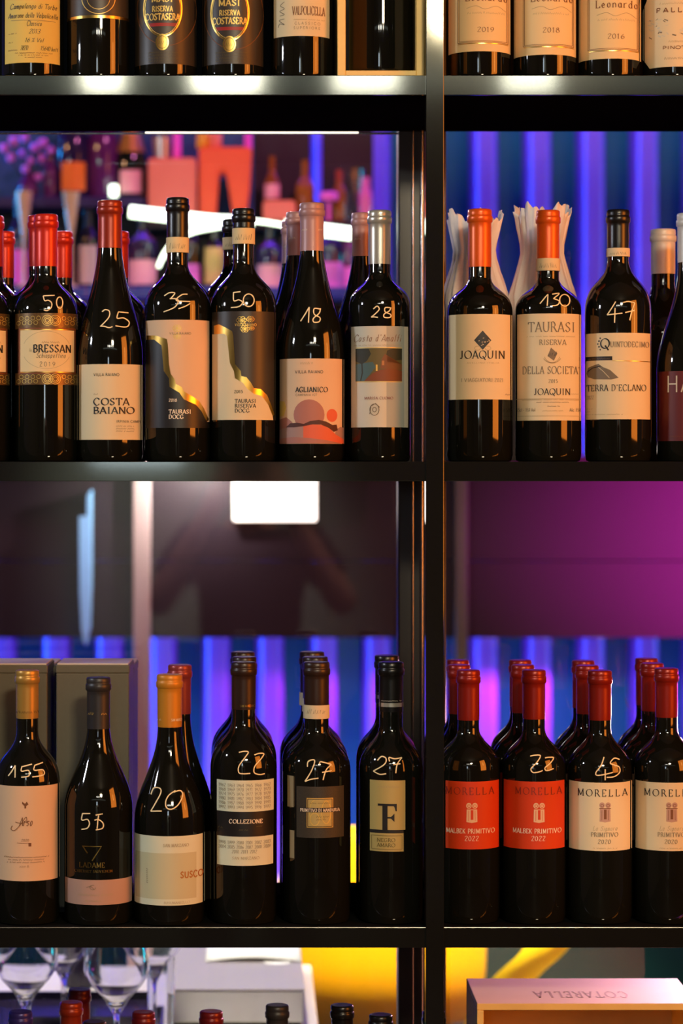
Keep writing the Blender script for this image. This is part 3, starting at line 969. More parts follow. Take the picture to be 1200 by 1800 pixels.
# ------------------------------------------------------------------ lower shelf, left bay
GLW = 'wine bottles at the front of the lower shelf'
GLB = 'second- and third-row bottles on the lower shelf'
KL = (0, 1120, 3.0)


def art_arso(a):
    a.rect(-10, 1382, 105, 1549, PINKC)
    a.poly([(39, 1409), (44, 1413), (47, 1409), (50, 1414), (46, 1417), (46, 1421), (43, 1421), (43, 1417), (39, 1413)], BINK, 2)
    a.text('Arso', 34, 57, 1452, 15, BINK, 'script', 1.1)
    a.line(catmull([(22, 1452), (20, 1458), (26, 1460), (36, 1450), (46, 1436), (47, 1447)], 6), 1.1, BINK)
    a.line(catmull([(27, 1445), (38, 1447), (52, 1443)], 6), 0.9, BINK)
    a.text('2020', 38, 51, 1479, 4, BINK, 'serif', 0.9); a.line([(30, 1482), (52, 1482)], 0.5, BINK); a.rect(50, 1482, 55, 1488, BINK, 2)
    for yy, x0, x1 in ((1508, 8, 86), (1512.5, 15, 77), (1517, 13, 78)): a.scrib(x0, x1, yy, 2.4, BINK)
    a.scrib(35, 51, 1525, 4.5, BINK)


l1 = bottle('wine_bottle', 48, 0.052, 'L', 57, 1177, 1375, 1284, C_GOLD, 1262, 'gold-capped bottle chalked 155 with rosy cream script label', GLW, nr=20.5, art=art_arso,
            capart=lambda a: a.scrib(29, 68, 1254, 5, INK),
            chalk=KL + ([[(45, 735), (64, 708), (81, 680)], ('L', (81, 680), (80, 742)), ('L', (113, 686), (168, 673)), [(115, 688), (114, 708), (150, 704), (152, 732), (112, 739)], ('L', (180, 680), (226, 667)), [(182, 682), (180, 704), (224, 704), (229, 730), (170, 738)]],))


def art_ladame(a):
    a.line([(145, 1488), (178, 1488), (162, 1513)], 2.2, GOLD); a.line([(146, 1488), (154, 1500)], 2.2, GOLD)
    a.text('LADAME', 140, 184, 1525, 8.5, GOLD, 'serif', 1.0)
    a.text('CABERNET SAUVIGNON', 132, 197, 1534, 4.5, GOLD, 'serif', 0.8)
    a.rect(114, 1547, 232, 1591, MAUVEP)
    a.ring(163, 1560, 5, 4, 0.8, GINK, 2, 0, 300); a.line([(152, 1560), (160, 1558), (166, 1564)], 0.8, GINK)
    a.scrib(138, 198, 1575, 4.5, LINK); a.scrib(150, 180, 1585, 3, LINK)


l2 = bottle('wine_bottle', 173, 0.05, 'L', 60, 1190, 1420, 1275, C_GREY, 1280, 'charcoal-capped sloping bottle chalked 55 with gold triangle print', GLW, 'g', nr=21, art=art_ladame,
            capart=lambda a: (a.scrib(155, 165, 1257, 5, PGOLD), a.scrib(178, 188, 1257, 5, PGOLD)),
            chalk=KL + ([('L', (435, 932), (476, 930)), [(436, 932), (432, 966), (462, 962), (472, 985), (460, 1008), (430, 1016)], ('L', (504, 938), (540, 932)), [(498, 965), (520, 962), (543, 982), (540, 1008), (505, 1016)], [(520, 940), (516, 966), (512, 1010)]],))


def art_susco(a):
    a.rect(236, 1470, 360, 1592, PALE); a.rect(239, 1500, 345, 1581, STONE, 1.5)
    a.text('SAN MARZANO', 287, 331, 1489, 5.5, LINK, 'serif', 0.9)
    a.text('SUSCO', 317, 356, 1544, 11, SUSC, 'sans', 1.5)
    a.text('SUSUMANIELLO', 288, 333, 1589, 4, LINK, 'serif', 0.8)
    for k in range(8): a.line([(257.5, 1528 + k * 3.4), (260, 1530 + k * 3.4)], 0.8, GINK)


l3 = bottle('wine_bottle', 298, 0.05, 'L', 62, 1185, 1440, 1282, C_AMBER, 1277, 'amber-capped sloping bottle chalked 20 with pale square-block label', GLW, 'g', nr=22.5, art=art_susco,
            capart=lambda a: (a.text('SAN MARZANO', 301, 326, 1268, 4.5, WINK, 'sans', 1.0), a.scrib(277, 284, 1267, 4, WINK)),
            chalk=KL + ([[(796, 836), (812, 803), (843, 803), (848, 825), (825, 870), (795, 922)], [(795, 922), (825, 919), (853, 918)], [(915, 822), (950, 815), (962, 840), (940, 885), (905, 908), (878, 900), (874, 868), (892, 835), (925, 814)]],))
l3b = bottle('wine_bottle', 316, 0.145, 'L', 60, 1168, 1440, 1262, C_DROSE, 1254, 'rose-capped bottle behind the amber-capped bottle chalked 20', GLB, 'g', nr=20.5,
             art=lambda a: a.rect(262, 1465, 372, 1585, SIDEL))


def art_years(a):
    a.rect(381, 1372, 481, 1427, PALE); a.rect(381, 1427, 481, 1471, BLACKP, 0.9); a.rect(381.5, 1471, 480, 1522, PALE)
    y0 = 1962
    for r in range(6):
        for c in range(6):
            a.text(str(y0), 385 + c * 15.6, 397 + c * 15.6, 1383.5 + r * 7.7, 5.6, GINK, 'serif', 0.7, gap=1.4); y0 += 1
    for r, (n, x0) in enumerate(((6, 385), (6, 385), (3, 408))):
        for c in range(n):
            a.text(str(y0), x0 + c * 15.6, x0 + 12 + c * 15.6, 1484 + r * 8.0, 5.6, GINK, 'serif', 0.75, gap=1.4); y0 += 1
    a.text('COLLEZIONE', 403, 461, 1447.5, 6.8, WINK, 'serif', 1.3)
    a.scrib(384, 394, 1457, 3, OLIVE); a.scrib(450, 462, 1454, 2.5, OLIVE); a.scrib(420, 436, 1460, 2.5, OLIVE)
    a.text('SAN MARZANO', 408, 455, 1511, 5, LINK, 'serif', 0.8)


KM = (340, 1120, 2.857)
l4 = bottle('wine_bottle', 428, 0.054, 'L', 58.5, 1163, 1350, 1262, C_BROWN, 1246, 'brown-capped bottle chalked 22 with two pale panels of years', GLW, nr=22, art=art_years,
            capart=lambda a: a.text('SAN MARZANO', 422, 448, 1243, 4, GOLD, 'sans', 1.0),
            chalk=KM + ([[(228, 581), (252, 576), (275, 580), (258, 606), (228, 648), (228, 680), (250, 686), (285, 684)], [(305, 594), (328, 588), (352, 592), (338, 615), (308, 648), (304, 680), (330, 692), (357, 690)]],))


def art_sixty(a):
    a.rect(505, 1366, 516, 1421, SIDEL); a.rect(509, 1462, 517, 1511, SIDEL)
    a.rect(521, 1383, 604, 1473, TEXTP)
    a.rect(539, 1403, 585, 1455, PGOLD, 1.5); a.rect(540.3, 1404.3, 583.7, 1453.7, BLACKP, 1.8); a.rect(541.5, 1405.5, 582.5, 1452.5, GOLDP, 2.1)
    a.ring(553, 1440, 8, 11, 1.6, PGOLD, 2.6); a.ring(553, 1428, 9, 21, 1.4, PGOLD, 2.6, 150, 270); a.ring(573, 1428, 8, 20, 1.6, PGOLD, 2.6)
    a.scrib(545, 580, 1413, 2.5, OLIVE); a.scrib(556, 578, 1437, 3, OLIVE); a.scrib(556, 576, 1442, 3, OLIVE)
    a.rect(527, 1420, 597, 1428, BLACKP, 3.0)
    a.text('PRIMITIVO DI MANDURIA', 528, 596, 1427, 5.6, WINK, 'serif', 1.1, lay=3.6)


l5 = bottle('wine_bottle', 556, 0.056, 'L', 60, 1163, 1355, 1275, C_BROWN, 1238, 'brown-capped bottle chalked 27 with white neck band and gold square', GLW, nr=23, art=art_sixty, band=(1238, 1262, CREAM),
            chalk=KM + ([[(572, 652), (576, 626), (603, 617), (607, 632), (590, 676), (560, 726)], [(560, 726), (590, 714), (627, 708)], [(633, 643), (636, 627), (660, 632), (692, 641)], [(692, 641), (665, 668), (650, 718)], ('L', (645, 679), (693, 672))],))


def art_f(a):
    a.rect(650, 1372, 712, 1459, GOLDP); a.rect(650, 1459, 709, 1465, INK, 1.2); a.rect(650, 1465, 709, 1497, GOLDP)
    a.scrib(664, 700, 1385, 4, LINK)
    a.rect(672, 1414, 681, 1462, INK, 2.0); a.rect(664, 1413, 696, 1417, INK, 2.0); a.rect(681, 1436, 690, 1439, INK, 2.0); a.rect(665, 1459, 688, 1462, INK, 2.0)
    a.poly([(688, 1413), (697, 1413), (697, 1426), (695, 1426), (693, 1419)], INK, 2.1); a.poly([(687, 1436), (693, 1430), (693, 1445), (687, 1439)], INK, 2.1)
    for p in ([(653, 1469), (706, 1469)], [(706, 1469), (706, 1493)], [(706, 1493), (653, 1493)], [(653, 1493), (653, 1469)]): a.line(p, 0.6, OLIVE)
    a.text('NEGRO', 663, 694, 1480, 6.4, OLIVE, 'serif', 0.9); a.text('AMARO', 663, 694, 1489, 6.4, OLIVE, 'serif', 0.9)


l6 = bottle('wine_bottle', 687, 0.056, 'L', 56, 1163, 1355, 1272, C_BLACK, 1250, 'black-capped bottle chalked 27 with tall gold label and big letter F', GLW, nr=22, art=art_f,
            capart=lambda a: (a.rect(664, 1236, 710, 1243, C_SILVER, 1.0), a.scrib(670, 706, 1233, 2, SILVP)),
            chalk=KM + ([[(924, 622), (945, 602), (967, 612), (958, 640), (903, 676)], [(903, 676), (935, 690), (967, 686)], [(984, 625), (982, 606), (1010, 612), (1045, 607)], [(1045, 607), (1022, 640), (1015, 683)], ('L', (1003, 640), (1038, 637))],))

for src, nm, yy in ((l4, 'two-panel year label', (0.136, 0.218)), (l5, 'white-banded gold-square bottle', (0.138, 0.221)), (l6, 'bottle with the letter F', (0.160,))):
    for k, y_ in enumerate(yy):
        behind(src, None, y_, 'L', 'dark-capped bottle %s behind the front %s' % (('directly', 'two places')[k], nm), GLB, dx=(0.0005, -0.0015)[k])

# ------------------------------------------------------------------ lower shelf, right bay
KR = (740, 1120, 2.609)


def tower(a, cx, cy, m, m2):
    a.poly([(cx - 9, cy - 7), (cx + 9, cy - 7), (cx + 9.5, cy + 16), (cx, cy + 17.5), (cx - 9.5, cy + 16)], m, 2)
    a.rect(cx - 2, cy - 5, cx + 2.5, cy + 12, m2, 2.6); a.line([(cx - 10, cy - 7), (cx + 10, cy - 7)], 1.4, m2, 2.6)
    for s_ in (-1, 1):
        a.ell(cx + s_ * 5.2, cy - 12.5, 4.8, 5.2, m, 2, 14); a.ring(cx + s_ * 5, cy - 12, 2.4, 2.6, 0.8, m2, 2.6, n=10)
        a.line([(cx + s_ * 5.5, cy - 4), (cx + s_ * 5.8, cy + 14)], 0.7, m2, 2.6)


def art_orange(c, cut):
    def fn(a):
        a.rect(c - (40 if cut else 53), 1374, c + 53.5, 1493, ORANGEP)
        a.text('MORELLA', c - 41 + (2 if cut else 9), c + 41 + (3 if cut else 7), 1397, 12.5, DRINK, 'serif', 0.7, gap=4)
        tower(a, c + (6 if cut else 9), 1429, PINKC, ORANGEP)
        k = c - 38 if cut else c - 36
        a.text('MALBEK PRIMITIVO', k, k + 83, 1465, 8, WINK, 'serif', 0.9); a.text('2022', k + 32, k + 56, 1478, 8, WINK, 'serif', 0.75)
    return fn


l7 = bottle('wine_bottle', 823, 0.056, 'L', 55.5, 1177, 1352, 1278, C_DRED, 1265, 'red-capped bottle with orange label, unpriced, next to the steel post', GLW, nr=20, art=art_orange(823, True))
l8 = bottle('wine_bottle', 938, 0.056, 'L', 56, 1177, 1352, 1278, C_DRED, 1263, 'red-capped bottle with orange label chalked 22', GLW, nr=20.5, art=art_orange(938, False),
            chalk=KR + ([[(500, 548), (520, 544), (546, 546), (530, 575), (504, 603), (512, 620), (535, 619), (556, 612)], [(567, 556), (585, 554), (606, 558), (590, 580), (567, 600), (575, 613), (606, 605)]],))


def art_white(c):
    def fn(a):
        a.rect(c - 54, 1376, c + 56, 1496, CREAM)
        a.text('MORELLA', c - 38, c + 47, 1400, 12, INK, 'serif', 0.8, gap=4.5)
        tower(a, c + 9, 1428, MAUVEP, BINK)
        a.text('La Signora', c - 12, c + 30, 1460, 8, LINK, 'script', 0.9)
        a.text('PRIMITIVO', c - 15, c + 31, 1471, 7.4, GINK, 'serif', 0.9); a.text('2020', c - 3, c + 19, 1483, 7, GINK, 'serif', 0.85)
        a.scrib(c - 12, c + 30, 1492, 2, LINK)
    return fn


l9 = bottle('wine_bottle', 1054, 0.056, 'L', 56.5, 1178, 1356, 1280, C_DRED, 1265, 'red-capped bottle with cream tower label chalked 45', GLW, nr=20.5, art=art_white(1054),
            chalk=KR + ([[(838, 552), (824, 590), (801, 622), (812, 634), (878, 621)], ('L', (843, 606), (843, 656)), [(908, 565), (884, 558), (866, 578), (884, 588), (906, 598), (908, 622), (884, 640), (850, 643)]],))
l10 = bottle('wine_bottle', 1171, 0.056, 'L', 56.5, 1174, 1352, 1278, C_DRED, 1260, 'red-capped bottle with cream tower label at the right edge, unpriced', GLW, nr=20.5, art=art_white(1171))
for src, nm in ((l7, 'unpriced orange label'), (l8, 'orange label chalked 22'), (l9, 'cream label chalked 45'), (l10, 'cream label at the right edge')):
    for k, y_ in enumerate((0.133, 0.210)):
        behind(src, None, y_, 'L', 'dark red-capped bottle %s behind the %s' % (('directly', 'two places')[k], nm), GLB, dx=(-0.005, 0.0)[k])

# ------------------------------------------------------------------ lower shelf: gift cartons
CART = mat('grey_green_carton', srgb(92, 90, 72), 0.55, noise=0.08, nscale=200)
CARTT = mat('pale_carton_lid', srgb(205, 196, 184), 0.5)


def carton(pxr, y, label, rz=-0.02):
    f = fac(y); wd = 0.0885; dp = 0.085; h = CZ + (VY - 1166) * f - zL
    x1 = (pxr - VX) * f
    root = thing('gift_carton', (x1 - wd / 2, y + dp / 2, zL), label, 'box', 'grey bottle cartons on the lower shelf', rz)
    link('carton_body', boxbm(-wd / 2, wd / 2, -dp / 2, dp / 2, 0, h - 0.012, bev=0.0012), CART, root, smooth=False)
    bm = boxbm(-wd / 2 - 0.0006, wd / 2 + 0.0006, -dp / 2 - 0.0006, dp / 2 + 0.0006, h - 0.012, h - 0.002, bev=0.0012)
    link('carton_lid', bm, CART, root, smooth=False)
    link('lid_top', boxbm(-wd / 2 + 0.001, wd / 2 - 0.001, -dp / 2 + 0.001, dp / 2 - 0.001, h - 0.0022, h, bev=0.0008), CARTT, root, smooth=False)


carton(228, 0.140, 'front grey-green carton behind the charcoal-capped bottle')
carton(236, 0.232, 'grey-green carton at the back behind the charcoal-capped bottle')
carton(84, 0.140, 'front grey-green carton behind the gold-capped bottle at left')
carton(98, 0.232, 'grey-green carton at the back left corner of the lower shelf')

# ------------------------------------------------------------------ upper shelf
GU = 'wine bottles on the upper shelf'


def art_hand(a):
    a.rect(9, -70, 105, 110, YELLP)
    for s_, x0, x1, yb, h in (('Campolongo di Torbe', 18, 100, 15, 9), ('Amarone della Valpolicella', 15, 101, 31, 9), ('Classico', 47, 73, 45.5, 9), ('2013', 51, 70, 59, 8), ('16 % Vol', 44, 76, 74, 7.5), ('7820', 36, 49, 88, 8), ('15640 bott', 71, 101, 88, 7.5)):
        a.text(s_, x0, x1, yb, h, INK, 'script', 1.15, gap=1.2)
    a.line([(20, 35), (97, 36)], 0.7, GINK)
    for yy, x0, x1 in ((59, 16, 31), (74, 16, 24), (88, 15, 33), (93.5, 27, 92), (97.5, 33, 85), (101.5, 44, 76)): a.scrib(x0, x1, yy, 2, BINK)


u1 = bottle('wine_bottle', 57, 0.058, 'U', 56, 0, 0.60, 0.75, C_BLACK, 0.80, 'upper-shelf bottle with handwritten yellow label', GU, art=art_hand, height=0.305)


def art_goldline(a):
    a.rect(118, -70, 226, 28, BROWNP); a.line([(117, 29), (145, 29), (172, 29), (200, 29), (227, 29)], 5, GOLD, 1.5)
    a.ring(173, -4, 29, 28, 1.2, PGOLD, 2); a.ring(173, -4, 20, 20, 0.9, PGOLD, 2)


u2 = bottle('wine_bottle', 173, 0.056, 'U', 55.5, 0, 0.60, 0.75, C_BLACK, 0.80, 'upper-shelf bottle with dark label ending in a gold line', GU, art=art_goldline, height=0.305)


def art_oval(c, dy):
    def fn(a):
        a.rect(c - 54, -70, c + 54, 112, BROWNP)
        a.ring(c - 5, 14 + dy, 33, 50, 2.2, GOLD); a.ring(c - 5, 14 + dy, 30.5, 47, 0.9, PGOLD)
        a.ring(c + 2, 14 + dy, 52, 66, 1.2, BINK, 2)
        a.text('MASI', c - 24, c + 12, 3 + dy, 11, PGOLD, 'serif', 1.3); a.text('RISERVA', c - 23, c + 12, 20 + dy, 9.5, PGOLD, 'serif', 1.3)
        a.text('COSTASERA', c - 35, c + 24, 35 + dy, 11.5, PGOLD, 'serif', 1.3)
        a.rect(c - 29, 40 + dy, c + 20, 46 + dy, REDINK, 2.0)
        a.ell(c - 6, 74 + dy * 0.5, 11.5, 14.5, GOLD, 3.4); a.ring(c - 6, 74 + dy * 0.5, 8.5, 11, 1.0, BINK, 3.8); a.scrib(c - 12, c, 78 + dy * 0.5, 7, BINK, 3.8)
        for yy in (93, 98, 103, 108): a.scrib(c - 30, c + 26, yy, 3, OLIVE)
    return fn


u3 = bottle('wine_bottle', 291, 0.056, 'U', 55, 0, 0.60, 0.75, C_BLACK, 0.80, 'upper-shelf bottle with black label and gold oval, left of its pair', GU, art=art_oval(291, 0), height=0.305)
u4 = bottle('wine_bottle', 409, 0.056, 'U', 55, 0, 0.60, 0.75, C_BLACK, 0.80, 'upper-shelf bottle with black label and gold oval, right of its pair', GU, art=art_oval(409, 7), height=0.305)


def art_valp(a):
    a.rect(481, -70, 579, 63, CREAM)
    a.text('VALPOLICELLA', 514, 570, 26, 15, BINK, 'serif', 0.7, gap=1.4)
    a.text('Monte', 489, 505, 52, 46, LINK, 'script', 0.6, vert=True) if False else a.text('Monte', 500, 492, 50, 10, GINK, 'sans', 0.4) if False else None
    a.line(catmull([(489, 46), (492, 40), (500, 42), (491, 34), (500, 32)], 5), 1.0, GINK); a.line(catmull([(492, 26), (500, 24), (492, 18), (500, 14), (493, 8), (500, 2)], 5), 1.0, GINK)
    a.scrib(516, 570, 35, 2, LINK); a.text('CLASSICO', 518, 562, 43, 4.5, GINK, 'sans', 0.8, gap=6); a.text('SUPERIORE', 516, 562, 51, 4.5, GINK, 'sans', 0.8, gap=6)


u5 = bottle('wine_bottle', 529, 0.056, 'U', 55, 0, 0.60, 0.75, C_BLACK, 0.80, 'upper-shelf bottle with short cream label beside the wooden box', GU, art=art_valp, height=0.305)


def art_year(c, yr, b, dy):
    def fn(a):
        a.rect(c - 54, -70, c + 55, b + 2, WARMC)
        for d in (0, 2.2):
            a.line([(c - 37 + d, -70), (c - 37 + d, b - 14 - d)], 0.7, BINK); a.line([(c - 37 + d, b - 14 - d), (c + 50 - d, b - 14 - d)], 0.7, BINK); a.line([(c + 50 - d, b - 14 - d), (c + 50 - d, -70)], 0.7, BINK)
        a.line([(c - 36, b - 12), (c + 50, b - 12)], 1.2, GOLD, 3)
        a.text('Leonardo', c - 24, c + 50, 1 + dy, 13, BINK, 'serif', 0.8)
        a.line(catmull([(c - 22, 14 + dy), (c - 5, 10 + dy), (c + 10, 16 + dy), (c + 30, 10 + dy), (c + 46, 18 + dy)], 5), 0.8, LINK); a.scrib(c - 20, c + 44, 24 + dy, 4, LINK)
        a.text(yr, c - 3, c + 26, 56 + dy, 8.5, BINK, 'serif', 0.7)
    return fn


for c, yr, b, dy, nm in ((842, '2019', 88, 0, 'left'), (957, '2018', 94, 1, 'middle'), (1071, '2016', 101, 12, 'right')):
    bottle('wine_bottle', c, 0.056, 'U', 55, 0, 0.60, 0.75, C_BLACK, 0.80, 'upper-shelf bottle with framed cream label dated %s' % yr, GU, art=art_year(c, yr, b, dy), height=0.305)


def art_fall(a):
    a.poly([(1128, 14), (1137, -4), (1137, -60), (1240, -60), (1240, 117), (1142, 117), (1129, 96)], CREAM, 1.0)
    a.scrib(1160, 1200, 7, 4, LINK); a.text('FALL', 1154, 1198, 21, 8, BINK, 'sans', 1.4, gap=5)
    rnd = random.Random(4)
    for k in range(30):
        px, py = rnd.uniform(1138, 1200), rnd.uniform(30, 64)
        a.line([(px, py), (px + rnd.uniform(2, 7), py + rnd.uniform(-4, 4))], rnd.uniform(0.8, 2.5), SILVP if k % 3 else GINK, 2)
    a.scrib(1175, 1205, 74, 4, LINK); a.text('PINOT', 1165, 1204, 86, 5.5, BINK, 'sans', 1.2); a.scrib(1168, 1205, 104, 5, GINK)


bottle('wine_bottle', 1184, 0.056, 'U', 55, 0, 0.60, 0.75, C_BLACK, 0.80, 'upper-shelf bottle with cut-corner cream label at the right edge', GU, 'g', art=art_fall, height=0.305)

# framed wooden presentation box holding a bottle
PINE = mat('pale_pine', srgb(244, 204, 116), 0.5, noise=0.12, nscale=30)
yb0 = 0.022; fbx = fac(yb0)
bx0, bx1 = (593 - VX) * fbx, (746 - VX) * fbx
wb = thing('presentation_box', ((bx0 + bx1) / 2, yb0, zU), 'open pale wooden presentation box with a bottle inside on upper shelf', 'box')
hw = (bx1 - bx0) / 2; t = 0.0095; hb = 0.36; db = 0.105
bm = bmesh.new()
box(bm, -hw, -hw + t, 0, db, 0, hb, 0.0008); box(bm, hw - t, hw, 0, db, 0, hb, 0.0008)
box(bm, -hw + t, hw - t, 0, db, 0, t, 0.0008); box(bm, -hw + t, hw - t, 0, db, hb - t, hb, 0.0008)
link('frame', bm, PINE, wb, smooth=False)
link('back_panel', boxbm(-hw + t, hw - t, db - 0.004, db, t, hb - t), BLACKP, wb)
ub = bottle('wine_bottle', 668, yb0 + 0.052, 'U', 55, 0, 0.60, 0.75, C_BLACK, 0.80, 'dark unlabelled bottle standing inside the wooden presentation box', None, height=0.305)
ub.location.z = zU + t

# ------------------------------------------------------------------ bottom shelf: bottle necks, crate
GB = 'bottles on the bottom shelf with only their tops in view'
proto = {}
for px, top, y_, cap, lb in (
        (36, 1777, 0.070, C_BLUE, 'blue-capped bottle top at lower left corner'), (125, 1761, 0.150, C_RUST, 'rust-capped bottle top between blue and wine-red tops'),
        (140, 1738, 0.250, C_WINE, 'wine-red bottle top behind the rust one at lower left'), (166, 1795, 0.060, C_BROWN, 'brown bottle top barely showing at the bottom edge'),
        (252, 1778, 0.110, C_WINE, 'wine-red bottle top under the large wine glass'), (371, 1777, 0.085, C_WINE, 'wine-red bottle top before the silver box'),
        (487, 1766, 0.130, C_GREY, 'charcoal bottle top before the right end of the silver box'), (601, 1766, 0.130, C_BLACK, 'black bottle top before the yellow chair'),
        (669, 1783, 0.055, C_BLACK, 'lower black bottle top left of the steel post'), (762, 1777, 0.130, C_BLACK, 'black bottle top half hidden by the steel post')):
    f = fac(y_); h = CZ + (VY - top) * f - zB
    fr = lambda v: v
    bottle('wine_bottle', px, y_, 'B', 0.0355 / f, 0, 0.58, 0.74, cap, 0.80, lb, GB, height=h, nr=0.0137 / f)

CRW = mat('raw_pine_crate', srgb(240, 200, 120), 0.6, noise=0.2, nscale=25)
CRL = mat('pale_crate_lid', srgb(236, 206, 190), 0.6, noise=0.06, nscale=30)
yc = 0.06; fcx = fac(yc)
cx0 = (838 - VX) * fcx; cw = (1227 - 838) * fcx; ch = CZ + (VY - 1764) * fcx - zB; cd = 0.15
cr = thing('wooden_crate', (cx0 + cw / 2, yc, zB), 'open-fronted pale wooden wine crate with lettered lid on bottom shelf', 'crate')
ct = 0.008
link('side_panel', boxbm(-cw / 2, -cw / 2 + ct, 0, cd, 0, ch - ct, 0.0008), CRW, cr, smooth=False)
link('side_panel', boxbm(cw / 2 - ct, cw / 2, 0, cd, 0, ch - ct, 0.0008), CRW, cr, smooth=False)
link('back_panel', boxbm(-cw / 2 + ct, cw / 2 - ct, cd - 0.006, cd, ct, ch - ct), CRW, cr)
link('base_panel', boxbm(-cw / 2 + ct, cw / 2 - ct, 0, cd - 0.006, 0, ct), CRW, cr)
top_ = link('lid', boxbm(-cw / 2, cw / 2, 0, cd, ch - ct, ch, 0.0008), [CRW, CRL], cr, smooth=False)
for p in top_.data.polygons:
    if p.normal.z > 0.9: p.material_index = 1
a = Art()
a.text('COTARELLA', 1112, 948, 0, 22, MAUVE, 'serif', 1.0, gap=3)
bm = a.bm
for v in bm.verts:
    v.co = Vector(((v.co.x - 838) * fcx - cw / 2, 0.035 + v.co.y * 0.0015 + 0.033, ch + 0.0002))
for fce in bm.faces:
    fce.normal_update()
    if fce.normal.z < 0: fce.normal_flip()
link('lid_lettering', bm, a.mats, top_, smooth=False)

# ------------------------------------------------------------------ behind the glass, low: counter, glasses, silver box, chairs
CTOP = mat('white_counter_top', srgb(220, 208, 190), 0.25, noise=0.05, nscale=10)
CBODY = mat('counter_body', srgb(70, 66, 74), 0.6)
zc_ = 0.675
cxa, cxb = -0.52, 0.10
ct_ = thing('counter_table', (-0.2, 0.9, 0), 'white-topped service table behind the shelving carrying glasses and silver box', 'table')
link('table_top', boxbm(cxa + 0.2, cxb + 0.2, -0.49, 0.36, zc_ - 0.03, zc_, 0.003), CTOP, ct_, smooth=False)
for sx in (cxa + 0.23, cxb + 0.17):
    for sy in (-0.46, 0.33):
        link('leg', boxbm(sx - 0.02, sx + 0.02, sy - 0.02, sy + 0.02, 0, zc_ - 0.03), BLACKM, ct_)


def wine_glass(px, y, zbot_py, rb, label, like=None):
    f = fac(y); x = (px - VX) * f
    if like is not None:
        return dup(like, (x, y, zc_), label)
    root = thing('wine_glass', (x, y, zc_), label, 'glass', 'wine glasses on the service table')
    zb = CZ + (VY - zbot_py) * f - zc_
    r = rb * f
    out = [(0.034, 0.0), (0.0345, 0.0012), (0.020, 0.003), (0.006, 0.007), (0.0040, 0.016), (0.0038, zb - 0.02), (0.0046, zb - 0.008), (0.010, zb),
           (r * 0.40, zb + 0.013), (r * 0.72, zb + 0.029), (r * 0.95, zb + 0.044), (r, zb + 0.053), (r * 0.97, zb + 0.075), (r * 0.88, zb + 0.105), (r * 0.78, zb + 0.130)]
    inn = [(rr - 0.0012, z_) for rr, z_ in reversed(out[8:])] + [(0.008, zb + 0.0045), (0.0005, zb + 0.002)]
    bm = lathe(bmesh.new(), [(0.0005, 0.0)] + out + inn, 48, close_top=True, close_bot=True)
    link('glass_bowl', bm, CLEAR, root, sharp=80)
    return root


g1 = wine_glass(205, 0.50, 1772, 58, 'large clear wine glass in front, right of the other glasses')
wine_glass(45, 0.55, 0, 0, 'clear wine glass at the left edge of the service table', g1)
wine_glass(112, 0.74, 0, 0, 'clear wine glass further back between the two front glasses', g1)
wine_glass(268, 0.72, 0, 0, 'clear wine glass further back beside the silver box', g1)
wine_glass(-20, 0.74, 0, 0, 'clear wine glass at the back left of the table', g1)


def tumbler(px, y, r, h, label):
    f = fac(y)
    bm = lathe(bmesh.new(), [(r * 0.9, 0), (r * 0.93, 0.002), (r, h), (r - 0.0014, h), (r * 0.9 - 0.001, 0.008), (0.001, 0.007)], 40)
    o = link('tumbler', bm, CLEAR, None, sharp=50)
    o.location = ((px - VX) * f, y, zc_)
    tag(o, label, 'glass', 'tumblers on the service table')


tumbler(20, 0.47, 0.028, 0.10, 'clear straight tumbler below the leftmost wine glass')
tumbler(283, 0.66, 0.020, 0.125, 'tall narrow tumbler touching the left end of the silver box')

TRAYM = mat('dark_violet_tray', srgb(34, 26, 44), 0.25)
fy_ = fac(0.88)
tr = thing('serving_tray', ((115 - VX) * fy_, 0.88, zc_), 'dark violet serving tray lying behind the wine glasses', 'tray')
link('tray_base', boxbm(-0.145, 0.145, -0.10, 0.07, 0, 0.006), TRAYM, tr, smooth=False)
bm = bmesh.new()
box(bm, -0.15, -0.145, -0.105, 0.075, 0, 0.018); box(bm, 0.145, 0.15, -0.105, 0.075, 0, 0.018); box(bm, -0.145, 0.145, -0.105, -0.10, 0, 0.018); box(bm, -0.145, 0.145, 0.07, 0.075, 0, 0.018)
link('rim', bm, TRAYM, tr, smooth=False)
bm = lathe(bmesh.new(), [(0.020, 0), (0.024, 0.004), (0.026, 0.05), (0.022, 0.075), (0.024, 0.08), (0.022, 0.08), (0.020, 0.07)], 28)
o = link('dark_pot', bm, TRAYM); o.location = ((140 - VX) * fac(1.08), 1.08, zc_); tag(o, 'small dark round pot on the table behind the glasses', 'pot')
SILV = mat('brushed_silver', (0.62, 0.61, 0.58, 1), 0.30, 0.85, noise=0.05, nscale=60)
ys = 0.76; fs = fac(ys)
sx0, sx1 = (298 - VX) * fs, (534 - VX) * fs
sz = CZ + (VY - 1741) * fs - zc_
sb = thing('silver_box', ((sx0 + sx1) / 2, ys, zc_), 'flat silver box with papers on top behind the bottle tops', 'box')
sw = (sx1 - sx0) / 2
link('box_body', boxbm(-sw, sw, 0, 0.33, 0.012, sz, 0.002), SILV, sb, smooth=False)
link('lid_panel', boxbm(-sw - 0.001, sw + 0.001, -0.002, 0.332, sz, sz + 0.0025, 0.001), mat('dull_grey_lid', srgb(176, 166, 156), 0.4, 0.2), sb, smooth=False)
link('base_strip', boxbm(-sw + 0.004, sw - 0.004, 0.003, 0.32, 0, 0.012), BLACKM, sb)
bm = bmesh.new()
n = 12
for k in range(2):
    for i in range(n + 1):
        u = i / n
        bm.verts.new((-sw * 0.5 + u * sw * 1.5, 0.20 + 0.22 * k, sz + 0.004 + (0.006 * math.sin(u * PI) if k == 0 else 0.004)))
